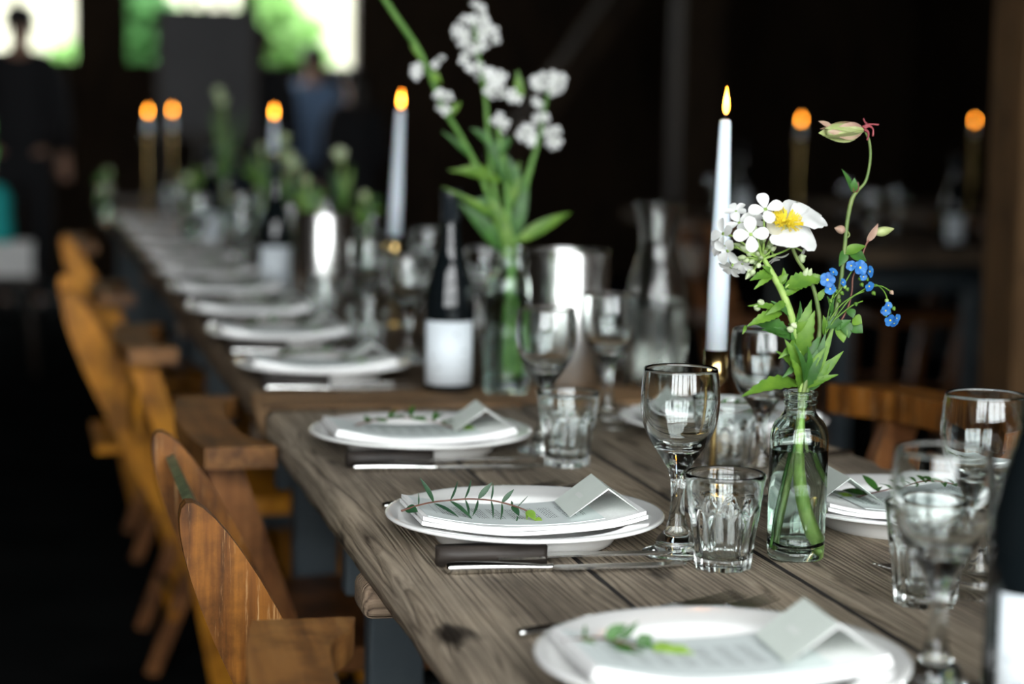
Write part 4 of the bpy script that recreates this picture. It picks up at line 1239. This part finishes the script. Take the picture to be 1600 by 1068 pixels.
# stem 3: nodding columbine on a tall curved stalk
f3 = thing('columbine', 'tall thin curved stalk ending in a nodding green-pink columbine bud', 'flower', off, 0, g)
link_mesh('stem', *tube([p(1290, 800, .006), p(1272, 745, .004), p(1258, 690), p(1255, 650), p(1262, 605), p(1283, 560), p(1299, 515), p(1309, 470), p(1315, 430), p(1320, 385), p(1324, 345), p(1331, 312), p(1340, 298), p(1352, 284), p(1358, 262), p(1360, 240), p(1358, 220), p(1352, 205), p(1346, 201)],
                        [.0020, .002, .002, .002, .002, .002, .002, .002, .0020, .0020, .0020, .0022, .0016, .0015, .0014, .0014, .0014, .0013, .0012], 8), STEM_D, f3, off=off)
h0, h1 = p(1349, 203), p(1282, 206, -.006)
ax = (h1 - h0).normalized()
for an, m, ln, w in ((0.3, COLUMB, .96, .020), (1.5, COLUMB_P, .86, .016), (2.6, COLUMB, .93, .018), (3.8, COLUMB_P, .98, .016), (5.0, COLUMB, 1.0, .020)):
    u = ax.cross(Vector((0, 1, 0))).normalized(); s = ax.cross(u)
    d = u * math.cos(an) + s * math.sin(an)
    link_mesh('petal', *leaf(h0 + d * .0015, h0 + (h1 - h0) * ln + d * .0035, w, d, .11, -.30, 9, .75), m, f3, off=off)
link_mesh('flower_body', *tube([h0, h0.lerp(h1, .25), h0.lerp(h1, .55), h0.lerp(h1, .85)], [.002, .0062, .0070, .003], 12), COLUMB, f3, off=off)
link_mesh('petal', *leaf(h0.lerp(h1, .75) + Vector((0, -.002, .003)), p(1279, 189), .006, (0, -.8, .6), .05, .2, 6), COLUMB_P, f3, off=off)
for q in ([(1348, 199), (1356, 195), (1362, 194), (1373, 195)], [(1349, 199), (1354, 194), (1351, 190), (1349, 185)], [(1350, 200), (1358, 197), (1364, 202), (1364, 213)], [(1350, 202), (1356, 206), (1357, 212), (1355, 219)]):
    link_mesh('spur', *tube([p(x, y, -.002) for x, y in q], [.0017, .0013, .0009, .0010], 6), MAROON, f3, off=off)
for a_, b_, w, m, n in [((1331, 300), (1315, 264), .0058, LEAF_D, (.4, -.9, .1)), ((1333, 300), (1335, 278), .0075, LEAF_D, (-.3, -.9, .1)), ((1335, 302), (1341, 284), .005, STEM_R, (-.3, -.9, .1)), ((1320, 390), (1311, 416), .010, LEAF_D, (.2, -.9, .2)),
                        ((1318, 396), (1353, 384), .010, LEAF, (0, -.8, .6)), ((1325, 394), (1354, 408), .014, LEAF_D, (0, -.8, .6)), ((1299, 515), (1330, 500), .008, LEAF_D, (0, -.8, .5))]:
    link_mesh('leaf', *leaf(p(*a_), p(b_[0], b_[1], -.003), w, n, .08, .25, 8, .75), m, f3, off=off)
link_mesh('flower_stalk', *tube([p(1322, 372), p(1327, 368), p(1325, 362), p(1318, 359)], .0009, 6), STEM_D, f3, off=off)
bud(f3, off, p(1320, 360), p(1304, 356), .0085, COLUMB_P)
link_mesh('flower_stalk', *tube([p(1312, 505), p(1325, 480), p(1331, 455), p(1333, 432), p(1345, 405), p(1354, 380), p(1366, 366)], .0010, 6), STEM_R, f3, off=off)
link_mesh('petal', *leaf(p(1354, 378), p(1372, 349, -.003), .0075, (.2, -.9, .1), .04, .3, 6), COLUMB_P, f3, off=off)
bud(f3, off, p(1368, 364), p(1397, 357), .0095, COLUMB)

# stem 4: blue forget-me-nots on fine branching stalks
f4 = thing('forget_me_not', 'fine branching stalk of small sky-blue flowers with yellow eyes', 'flower', off, 0, g)
link_mesh('stem', *tube([p(1204, 855, -.006), p(1216, 800, -.004), p(1232, 735, -.003), p(1246, 680), p(1256, 645), p(1266, 600, .003), p(1284, 540), p(1296, 500), p(1303, 465), p(1305, 450)],
                        [.0017, .0017, .0016, .0015, .0015, .0014, .0013, .0012, .0010, .0008], 7), LEAF_D, f4, off=off)
for q in ([(1296, 500), (1315, 475), (1345, 455), (1365, 444), (1379, 452), (1386, 466), (1392, 490)], [(1303, 465), (1318, 445), (1330, 425), (1342, 410)], [(1345, 455), (1360, 448), (1378, 447), (1394, 457)], [(1303, 465), (1298, 452), (1294, 440)],
          [(1303, 500), (1330, 478), (1348, 470)], [(1290, 520), (1310, 490), (1330, 465), (1350, 455)], [(1288, 530), (1296, 480), (1306, 448)]):
    link_mesh('flower_stalk', *tube([p(x, y, -.004) for x, y in q], .0007, 5), LEAF, f4, off=off)
for x, y, n, s in [(1293, 437, (-.3, -.95, .2), .0095), (1297, 451, (-.2, -.95, -.2), .0072), (1302, 425, (.2, -.7, .6), .006), (1317, 441, (.4, -.8, .2), .005), (1344, 418, (.1, -.95, .2), .0095), (1330, 415, (-.5, -.8, .2), .0065), (1359, 424, (.6, -.75, .1), .0075),
                   (1358, 447, (.2, -.9, -.3), .0065), (1349, 432, (0, -.95, 0), .005), (1384, 485, (-.3, -.9, -.2), .0065), (1391, 500, (0, -.9, -.3), .008), (1401, 497, (.4, -.8, -.2), .006), (1388, 477, (0, -.9, .3), .005), (1397, 505, (.2, -.7, -.6), .0055)]:
    floret(f4, off, p(x, y, -.008), n, s * .78, 5, BLUE, YELLOW, x * .3, .08, 1.0, False)
rnd = random.Random(3)
for x, y in [(1351, 428), (1346, 436), (1348, 445), (1356, 436), (1388, 470), (1394, 478), (1398, 482), (1386, 492), (1322, 448), (1316, 458), (1366, 458), (1340, 475), (1326, 452), (1394, 457), (1313, 470), (1307, 455), (1300, 470)]:
    bud(f4, off, p(x - 3, y - 3, -.004), p(x + rnd.uniform(-3, 3), y + 3, -.007), .0042, rnd.choice([LEAF, STEM, COLUMB_P, LEAF]))
for a_, b_, w, m, n in [((1300, 490), (1292, 462), .005, LEAF_D, (.3, -.9, .1)), ((1326, 482), (1333, 497), .009, LEAF_D, (0, -.9, .3)), ((1328, 505), (1348, 520), .014, LEAF_D, (0, -.9, .3)), ((1318, 500), (1326, 528), .012, LEAF_D, (0, -.9, .2)), ((1310, 508), (1318, 535), .012, LEAF, (0, -.9, .2)),
                        ((1332, 498), (1347, 505), .012, LEAF, (0, -.9, .3)), ((1268, 600), (1303, 510), .008, LEAF, (-.3, -.9, .1)), ((1262, 605), (1290, 520), .010, LEAF_D, (-.2, -.9, .1)), ((1266, 604), (1318, 548), .009, LEAF, (-.3, -.9, .3)), ((1262, 610), (1295, 575), .010, LEAF_D, (-.3, -.9, .3)), ((1288, 525), (1286, 492), .007, LEAF, (.2, -.9, 0))]:
    link_mesh('leaf', *leaf(p(*a_), p(b_[0], b_[1], -.005), w, n, .08, .25, 7, .75), m, f4, off=off)

# the tall blurred white flowers in the second vase
off = (V2X, V2Y, TT)
Yf = V2Y
g = 'tall white flower stems in the second vase'
rnd = random.Random(21)
def spray(label, stem, rad, clusters, leaves, m=DEEP_STEM):
    t = thing('white_flower_spray', label, 'flower', off, 0, g)
    link_mesh('stem', *tube([p(*q) for q in stem], rad, 8), m, t, off=off)
    for (x, y, rx, ry, k, s) in clusters:
        for i in range(k):
            an, q = rnd.uniform(0, 2 * PI), math.sqrt(rnd.uniform(0, 1))
            xx, yy = x + rx * q * math.cos(an), y + ry * q * math.sin(an)
            c = p(xx, yy, rnd.uniform(-.02, .02))
            nrm = Vector(((xx - x) / max(rx, 1) * .6 - .2, -.8, (y - yy) / max(ry, 1) * .5 + .2))
            floret(t, off, c, nrm, s * rnd.uniform(.8, 1.1), 4, PETAL, STEM, rnd.uniform(0, 2), .15, .72)
    for a_, b_, w, mm in leaves:
        link_mesh('leaf', *leaf(p(*a_), p(*b_), w, (-.1, -.9, .4), .08, .25, 7, .75), mm, t, off=off)
    return t
spray('tallest spray of the second vase, a long column of white florets at the top', [(790, 595), (792, 520), (795, 450), (796, 390), (780, 330), (768, 270), (762, 200), (758, 150), (748, 90), (738, 20)], [.006, .006, .006, .005, .004, .004, .0035, .003, .0025, .002],
      [(736, 22, 30, 16, 7, .009), (742, 52, 38, 24, 14, .0105), (728, 86, 20, 12, 4, .0105), (752, 74, 28, 18, 4, .010), (768, 118, 24, 16, 8, .0105), (775, 142, 12, 8, 4, .011), (740, 104, 10, 6, 2, .010)],
      [((768, 265), (705, 268), .012, LEAF), ((775, 230), (735, 200), .014, LEAF_D), ((780, 330), (728, 318), .03, LEAF_D), ((770, 240), (800, 215), .02, LEAF_D)])
spray('spray leaning left out of the second vase with small white florets', [(800, 590), (796, 500), (794, 400), (765, 310), (740, 250), (712, 200), (692, 168), (672, 118), (655, 80), (632, 45), (608, 10), (590, -20)], [.005, .005, .005, .0045, .004, .004, .004, .0035, .004, .0045, .0045, .0045],
      [(656, 112, 8, 9, 5, .009), (684, 96, 14, 6, 3, .007), (690, 155, 13, 17, 8, .0095)],
      [((668, 112), (690, 130), .014, LEAF), ((700, 180), (720, 160), .012, LEAF), ((735, 245), (690, 205), .008, LEAF_D), ((660, 95), (640, 70), .006, LEAF)])
spray('spray leaning right out of the second vase with one dense white head', [(806, 595), (803, 500), (802, 400), (812, 330), (826, 270), (840, 225), (850, 175), (857, 140)], [.005, .005, .005, .0055, .005, .003, .0025, .002],
      [(857, 128, 26, 14, 22, .009), (823, 212, 13, 14, 8, .010), (862, 213, 13, 12, 7, .010), (845, 188, 10, 8, 4, .009), (804, 150, 8, 10, 4, .008), (842, 162, 8, 8, 3, .008)],
      [((806, 378), (892, 332), .020, LEAF), ((812, 160), (808, 108), .014, LEAF), ((820, 300), (775, 275), .014, LEAF), ((800, 160), (815, 125), .012, LEAF), ((815, 310), (790, 240), .020, LEAF_D)])
spray('short leafy stem of green buds in the middle of the second vase', [(798, 595), (799, 500), (798, 400), (794, 340), (790, 280), (778, 200)], [.006, .006, .006, .006, .005, .003],
      [(778, 192, 20, 14, 5, .008)],
      [((796, 380), (760, 300), .022, LEAF), ((798, 380), (826, 280), .022, LEAF_D), ((796, 400), (716, 316), .026, LEAF_D), ((794, 330), (812, 250), .016, LEAF), ((792, 350), (690, 292), .010, LEAF), ((795, 300), (750, 200), .012, LEAF_D), ((790, 285), (700, 265), .012, LEAF), ((800, 420), (780, 320), .02, LEAF)])

# small far posies
def posy(px, py, Y, label, k, rx, ry, s, seed, leaves=8):
    global rnd, Yf
    Yf = Y
    rnd = random.Random(seed)
    top = W(px, py, Y)
    o = (top.x, Y, TT)
    vase((top.x, Y, TT), 'small far bottle vase under ' + label, 0.08)
    t = thing('white_posy', label, 'flower', o, 0, 'far posies down the tables')
    link_mesh('stem', *tube([(top.x, Y, TT + .03), (top.x + .004, Y, (top.z + TT) / 2), top], .0025, 6), STEM, t, off=o)
    for i in range(max(1, k // 2)):
        x, y = px + rnd.uniform(-rx, rx), py + rnd.uniform(-ry, ry)
        c = p(x, y, rnd.uniform(-.02, .02))
        link_mesh('flower_stalk', *tube([(top.x + .004, Y, TT + .15), c + Vector((0, .01, -.02)), c], .0012, 5), STEM, t, off=o)
        floret(t, o, c, (rnd.uniform(-.4, .2), -.8, rnd.uniform(0, .6)), s, 5, BUD, STEM, 0, .15, .9)
    for i in range(leaves):
        a_ = Vector((top.x, Y, TT + .15 + rnd.uniform(0, .06)))
        b_ = p(px + rnd.uniform(-rx, rx) * 2.4, py + rnd.uniform(-ry, ry) + 22)
        link_mesh('leaf', *leaf(a_, b_, .011, (0, -.9, .4), .1, .2, 6), rnd.choice([LEAF, LEAF_D]), t, off=o)
posy(300, 262, 6.1, 'low green posy between the third bottle and table corner', 3, 14, 16, .012, 8, 16)
posy(410, 235, 5.9, 'leafy green posy behind the third candle', 3, 16, 20, .012, 9, 18)
posy(480, 275, 4.55, 'leafy posy between the second bottle and far bucket', 3, 14, 16, .011, 12, 16)
posy(575, 300, 4.4, 'green leafy posy behind the second candle', 3, 14, 16, .011, 13, 14)
posy(440, 235, 5.2, 'white posy in front of the third candle', 9, 22, 26, .016, 2, 10)
posy(535, 240, 4.9, 'pale single posy right of the third candle', 3, 8, 6, .018, 3, 5)
posy(350, 150, 6.4, 'tall faint posy left of the third candle', 5, 16, 8, .018, 4, 6)
posy(330, 250, 6.9, 'far green posy by the third bottle', 4, 16, 20, .018, 5, 12)
posy(165, 262, 7.2, 'far green posy at the end of the table row', 2, 8, 10, .014, 6, 10)

# ---------------------------------------------------------------- tables on the right, far in the dark
def plain_table(label, x0, x1, y0, y1):
    base = ((x0 + x1) / 2, (y0 + y1) / 2, 0)
    t = thing('banquet_table', label, 'table', base, 0)
    n = 4
    for k in range(n):
        a, b = x0 + (x1 - x0) * k / n + .002, x0 + (x1 - x0) * (k + 1) / n - .002
        link_mesh('plank', *bevel(box(a, b, y0, y1, TT - .04, TT), .004), TABLE_WOOD2, t, False, off=base)
    for y in (y0 + .4, y1 - .4):
        for x in (x0 + .08, x1 - .14):
            link_mesh('leg', *bevel(box(x, x + .06, y - .03, y + .03, 0, TT - .0405), .004), BLUE_PAINT, t, False, off=base)
        link_mesh('apron', *bevel(box(x0 + .1405, x1 - .1405, y - .02, y + .02, TT - .16, TT - .0405), .004), BLUE_PAINT, t, False, off=base)
    return t
plain_table('dark table in the right background, holding the orange candle disc', 2.55, 3.25, 5.8, 8.4)
plain_table('farther dark table at the far right, mostly behind the timber post', 3.85, 4.6, 6.6, 9.6)
cand(1252, 187, 7.0, 0.05, 'lone candle in the right background, an orange disc left of the columbine bud', 'dim candlestick on the right background table', (0, 0))
cand(1523, 188, 8.0, 0.05, 'candle at the far right, an orange half disc cut by the timber post', 'dim candlestick behind the timber post', (0, 0))
for i, (x, y, z_) in enumerate(((2.75, 6.2, 'nearest'), (2.98, 6.5, 'second'), (3.1, 7.2, 'third'), (2.7, 7.6, 'fourth'))):
    wine_glass((x, y, TT), 'dim wine glass on the right background table, %s along it' % z_, 'wine glasses on the right background table', G1)
for i, (x, y, z_) in enumerate(((2.98, 6.05, 'nearest'), (2.92, 7.9, 'farthest'))):
    wine_bottle((x, y, TT), 0, 'dim wine bottle at the %s end of the right background table' % z_)
crest_chair('dim chair at the right background table, below the columbine', (2.36, 6.78, 0), 0, 0.80, 0.46, 0.09, 0.03, CHAIR_B, CHAIR_B2)
crest_chair('dim chair on the far side of the right background table', (3.46, 6.9, 0), PI, 0.80, 0.46, 0.09, 0.03, CHAIR_B, CHAIR_B2)

# far end of the long row: a last table and its bottles
trestle_table('farthest trestle table of the row, dissolved in blur', 7.615, 9.4, TABLE_WOOD2, False, (0.2, 0.8), 0.0, 55)
for x, y, l in ((0.56, 7.9, 'far bottle on the last table, left of the orange discs'), (0.74, 6.6, 'far dark bottle among the glasses of the third table')):
    wine_bottle((x, y, TT), -.1, l)

# ---------------------------------------------------------------- dark board on an easel in front of the far window
BOARD = mottled('slate_board', (0.035, 0.034, 0.036), (0.05, 0.048, 0.05), 3, 0.6)
EASEL = plain('dark_easel_wood', (0.03, 0.02, 0.013), 0.6)
pa, pb = W(248, 205, 11.4), W(398, 16, 11.4)
e = thing('easel_board', 'dark slate board on an easel in front of the far window', 'board', ((pa.x + pb.x) / 2, 11.4, 0))
w2 = (pb.x - pa.x) / 2
link_mesh('board', *bevel(box(-w2, w2, -.012, .012, pa.z, pb.z), .004), BOARD, e, False)
for s in (-1, 1):
    link_mesh('frame_rail', *bevel(box(s * w2 - .015, s * w2 + .015, -.022, -.0125, pa.z - .015, pb.z + .015), .003), EASEL, e, False)
    link_mesh('leg', *tube([(s * (w2 + .14), 0.05, 0), (s * .08, .035, pb.z + .15)], .02, 8, smooth=False), EASEL, e)
link_mesh('leg', *tube([(0, .75, 0), (0, .06, pb.z + .05)], .02, 8, smooth=False), EASEL, e)
link_mesh('ledge', *bevel(box(-w2 - .08, w2 + .08, -.08, .03, pa.z - .045, pa.z - .016), .004), EASEL, e, False)

# ---------------------------------------------------------------- people far back
SKIN = plain('skin', (0.45, 0.26, 0.18), 0.55, 0, Subsurface_Weight=0.1, Subsurface_Scale=0.01)
HAIR = plain('dark_hair', (0.015, 0.011, 0.008), 0.6)
EYE = plain('eye', (0.03, 0.025, 0.02), 0.2)
SHOE = plain('dark_shoe', (0.012, 0.011, 0.01), 0.4)
def skin_mesh(name, verts, edges, radii, m, parent, sub=2, root=0):
    me = bpy.data.meshes.new(name)
    me.from_pydata(verts, edges, [])
    me.materials.append(m)
    o = bpy.data.objects.new(name, me)
    COL.objects.link(o)
    o.parent = parent
    s = o.modifiers.new('skin', 'SKIN')
    s.use_smooth_shade = True
    sv = me.skin_vertices[0].data
    for i, r in enumerate(radii):
        sv[i].radius = r if isinstance(r, tuple) else (r, r)
        sv[i].use_root = i == root
    d = o.modifiers.new('sub', 'SUBSURF'); d.levels = d.render_levels = sub
    return o
def person(label, loc, rz, H, top, legs, arm=((.24, .02, 1.10), (.25, -.10, .86)), arm2=((-.24, .02, 1.10), (-.22, -.16, .92)), hair=HAIR, long_hair=False, skirt=False):
    """standing figure 1.75 m tall before scaling, facing -y"""
    t = thing('person', label, 'person', loc, rz)
    t.scale = (H / 1.75,) * 3
    V = [(0, 0, .95), (0, .01, 1.12), (0, .01, 1.32), (0, .01, 1.45), (0, 0, 1.52), (0, -.01, 1.58), (0, -.01, 1.66), (0, -.005, 1.715)]
    E = [(i, i + 1) for i in range(7)]
    Rr = [(.15, .105), (.13, .095), (.165, .11), (.12, .08), .052, (.062, .075), (.074, .092), (.05, .065)]
    for s, (el, wr) in ((1, arm), (-1, arm2)):
        k = len(V)
        V += [(s * .175, .01, 1.415), el, wr, (wr[0], wr[1] - .03, wr[2] - .075)]
        E += [(3, k), (k, k + 1), (k + 1, k + 2), (k + 2, k + 3)]
        Rr += [.062, .042, .028, (.036, .018)]
        # fingers
        for j in range(4):
            f = len(V)
            V += [(wr[0] + (j - 1.5) * .016, wr[1] - .05, wr[2] - .125), (wr[0] + (j - 1.5) * .016, wr[1] - .048, wr[2] - .165 + abs(j - 1.3) * .008)]
            E += [(k + 3, f), (f, f + 1)]; Rr += [.0085, .0065]
        f = len(V)
        V += [(wr[0] - s * .045, wr[1] - .045, wr[2] - .07), (wr[0] - s * .05, wr[1] - .06, wr[2] - .105)]
        E += [(k + 2, f), (f, f + 1)]; Rr += [.010, .008]
    for s in (1, -1):
        k = len(V)
        V += [(s * .09, 0, .88), (s * .10, -.01, .50), (s * .10, .02, .09), (s * .11, -.09, .035)]
        E += [(0, k), (k, k + 1), (k + 1, k + 2), (k + 2, k + 3)]
        Rr += [.088, .056, .038, (.035, .025)]
    skin_mesh('body', V, E, Rr, SKIN, t)
    # clothing
    V = [(0, 0, .84), (0, .01, 1.12), (0, .01, 1.32), (0, .012, 1.47)]
    E = [(0, 1), (1, 2), (2, 3)]
    Rr = [(.195, .135), (.180, .125), (.205, .138), (.105, .085)]
    for s, (el, wr) in ((1, arm), (-1, arm2)):
        k = len(V)
        V += [(s * .18, .01, 1.415), el, tuple(a + (b - a) * .92 for a, b in zip(el, wr))]
        E += [(3, k), (k, k + 1), (k + 1, k + 2)]
        Rr += [.078, .058, .044]
    skin_mesh('jacket', V, E, Rr, top, t)
    if skirt:
        v, f = lathe(smooth_prof([(.165, 1.0), (.20, .88), (.24, .65), (.27, .42)], 4), 32)
        link_mesh('skirt', [(x, y * .75, z) for x, y, z in v], f, legs, t)
    else:
        V = [(0, 0, .98), (.0, 0, .90)]; E = [(0, 1)]; Rr = [(.155, .115), (.15, .115)]
        for s in (1, -1):
            k = len(V)
            V += [(s * .092, 0, .82), (s * .102, -.01, .48), (s * .102, .02, .08)]
            E += [(1, k), (k, k + 1), (k + 1, k + 2)]; Rr += [.105, .074, .062]
        skin_mesh('trousers', V, E, Rr, legs, t)
    for s in (1, -1):
        v, f = lathe([(0, 0), (.04, 0), (.048, .02), (.042, .055), (.02, .085), (0, .09)], 16)
        link_mesh('shoe', [(x + s * .108, y * 2.7 - .05, z) for x, y, z in v], f, SHOE, t)
    v, f = lathe(smooth_prof([(0.0845, -0.015), (.088, .03), (.083, .075), (.06, .105), (0.0, .12)], 4), 24)
    link_mesh('hair', [(x, y * 1.18 + .012 + max(0, z) * .02, z + 1.655) for x, y, z in v], f, hair, t)
    if long_hair:
        link_mesh('hair', *tube([(0, .06, 1.72), (0, .09, 1.62), (0, .10, 1.50), (0, .10, 1.38)], [.06, .075, .075, .03], 12), hair, t)
    for s in (1, -1):
        v, f = lathe([(0, -.011), (.008, -.008), (.011, 0), (.008, .008), (0, .011)], 10)
        link_mesh('eye', [(x + s * .030, y - .088, z + 1.655) for x, y, z in v], f, EYE, t)
        link_mesh('ear', *tube([(s * .074, 0, 1.675), (s * .084, .008, 1.65), (s * .074, .004, 1.62)], [.010, .014, .008], 8), SKIN, t)
    link_mesh('nose', *tube([(0, -.090, 1.668), (0, -.105, 1.635), (0, -.095, 1.622)], [.006, .012, .008], 8), SKIN, t)
    link_mesh('mouth', *tube([(-.022, -.078, 1.592), (0, -.086, 1.590), (.022, -.078, 1.592)], [.003, .006, .003], 6), plain('lips', (0.35, 0.12, 0.10), .5), t)
    return t
SUIT = plain('black_suit_cloth', (0.010, 0.010, 0.012), 0.9)
NAVY = plain('navy_cloth', (0.02, 0.03, 0.05), 0.9)
SHIRT = plain('pale_blue_shirt', (0.20, 0.32, 0.52), 0.8)
TEALC = plain('teal_cloth', (0.01, 0.42, 0.40), 0.7)
WHITEP = plain('white_paint', (0.8, 0.8, 0.78), 0.6)
def at_floor(px, Y): 
    q = W(px, 300, Y); return (q.x, Y, 0)
person('man in a black suit standing at the far left in front of the bright doorway', at_floor(34, 11.6), R(170), 1.71, SUIT, SUIT)
person('dark-clothed person standing by the far window mullion, right of the board', at_floor(400, 12.2), R(160), 1.66, SUIT, NAVY, long_hair=True)
person('person in pale blue shirt in front of the brightest part of the far window', at_floor(490, 13.2), R(150), 1.58, SHIRT, NAVY)
person('person in dark clothes at the right end of the far window', at_floor(552, 12.2), R(200), 1.42, SUIT, SUIT, long_hair=True, skirt=True)
sp_ = at_floor(2, 9.0)
stl = thing('stool', 'dark stool at the far left edge carrying a white crate', 'stool', sp_)
link_mesh('seat', *bevel(box(-.15, .15, -.15, .15, .395, .43), .006), EASEL, stl, False)
for x in (-.11, .11):
    for y in (-.11, .11):
        link_mesh('leg', *tube([(x * 1.25, y * 1.25, 0), (x, y, .3945)], .016, 8, smooth=False), EASEL, stl)
cr = thing('crate', 'small white slatted crate on the dark stool at the far left', 'crate', (sp_[0], sp_[1], .4305))
for k in range(2):
    for y0 in (-.12, .107):
        link_mesh('slat', *bevel(box(-.13, .13, y0, y0 + .013, .004 + k * .066, .064 + k * .066), .003), WHITEP, cr, False)
for x in (-.13, .117):
    link_mesh('end_panel', *bevel(box(x, x + .013, -.1065, .1065, .0, .13), .003), WHITEP, cr, False)
link_mesh('lid', *bevel(box(-.135, .135, -.125, .125, .1305, .143), .003), WHITEP, cr, False)
tl_ = link_mesh('cloth_bundle', *lathe(smooth_prof([(0, .0), (.06, .004), (.068, .05), (.058, .13), (.06, .18), (.04, .235), (.02, .25), (0, .255)], 4), 24, rfun=lambda r, z, a: r * (1 + .08 * math.sin(a * 7 + z * 9))), TEALC)
tl_.location = (sp_[0] - .02, sp_[1], .5745)
tag(tl_, 'teal cloth bundle standing on the white crate at the far left', 'cloth')

# ---------------------------------------------------------------- garden beyond the openings
BARK = plain('bark', (0.06, 0.045, 0.03), 0.9)
def shrub(label, loc, rx, rz_, h0, n, seed, m, ls=0.24):
    rnd = random.Random(seed)
    t = thing('garden_shrub', label, 'shrub', loc)
    link_mesh('trunk', *tube([(0, 0, 0), (.03, 0, h0 * .6), (0, .02, h0 + rz_ * .5)], [.07, .05, .03], 8), BARK, t)
    V, F = [], []
    for k in range(n):
        while True:
            q = Vector((rnd.uniform(-1, 1), rnd.uniform(-1, 1), rnd.uniform(-1, 1)))
            if q.length < 1: break
        lump = 0.75 + 0.45 * noise.noise(q * 2.2 + Vector((seed, 0, 0)))
        c = Vector((q.x * rx * lump, q.y * rx * lump * .8, h0 + rz_ + q.z * rz_ * lump))
        d = Vector((rnd.uniform(-1, 1), rnd.uniform(-1, 1), rnd.uniform(-.6, .9))).normalized()
        s = d.cross(Vector((rnd.uniform(-1, 1), rnd.uniform(-1, 1), rnd.uniform(-1, 1)))).normalized()
        L = ls * rnd.uniform(.6, 1.2); i = len(V)
        V += [c, c + d * L * .5 + s * L * .36, c + d * L, c + d * L * .5 - s * L * .36]
        F.append((i, i + 1, i + 2, i + 3))
    link_mesh('foliage', V, F, m, t, False)
    return t
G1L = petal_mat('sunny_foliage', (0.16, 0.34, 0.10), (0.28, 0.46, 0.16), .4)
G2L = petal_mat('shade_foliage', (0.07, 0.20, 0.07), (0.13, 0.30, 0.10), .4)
def shrub_at(px, Y, top, rx, rz_, n, seed, m, label, ls=.24):
    q = W(px, top, Y)
    h0 = max(0.05, q.z - 2 * rz_)
    shrub(label, (q.x, Y, -0.05), rx, rz_, h0, n, seed, m, ls)
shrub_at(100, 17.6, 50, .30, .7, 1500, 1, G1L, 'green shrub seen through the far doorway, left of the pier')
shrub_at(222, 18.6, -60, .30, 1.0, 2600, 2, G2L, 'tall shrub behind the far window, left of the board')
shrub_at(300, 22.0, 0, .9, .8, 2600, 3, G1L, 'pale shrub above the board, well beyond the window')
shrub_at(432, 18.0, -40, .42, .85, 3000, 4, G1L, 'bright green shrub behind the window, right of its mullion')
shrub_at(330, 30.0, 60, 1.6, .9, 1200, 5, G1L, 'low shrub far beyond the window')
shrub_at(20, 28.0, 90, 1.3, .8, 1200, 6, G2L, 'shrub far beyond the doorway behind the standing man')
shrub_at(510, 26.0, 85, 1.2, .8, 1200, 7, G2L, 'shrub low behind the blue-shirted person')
struct('garden_ground', *box(-14, 18, 60, 61, -0.1, 0.6), GRASS)

CREAM = mottled('cream_render', (0.27, 0.25, 0.19), (0.36, 0.34, 0.275), 0.8, 0.9)
ROOF = mottled('clay_tile', (0.20, 0.09, 0.05), (0.28, 0.13, 0.07), 3, 0.9)
bd = thing('backdrop_building', 'pale cream backdrop building added beyond the garden shrubs to dim the sky', 'building', (2.0, 36.0, -.05))  # added backdrop: covers the over-bright sky and cuts daylight through the far openings
link_mesh('wall', *box(-9, 9, 0, 7, 0, 6.2), CREAM, bd, False)
link_mesh('roof', [(-9.4, -.4, 6.21), (9.4, -.4, 6.21), (9.4, 7.4, 6.21), (-9.4, 7.4, 6.21), (-9.4, 3.5, 9.2), (9.4, 3.5, 9.2)], [(0, 1, 5, 4), (2, 3, 4, 5), (0, 4, 3), (1, 2, 5), (3, 2, 1, 0)], ROOF, bd, False)
for x in (-6.5, 5.9):
    wf = link_mesh('window', *bevel(box(x - .6, x + .6, -.06, .02, 1.4, 2.9), .02), WHITEP, bd, False)
    link_mesh('pane', *box(x - .5, x + .5, -.065, -.0605, 1.5, 2.8), EYE, wf, False)
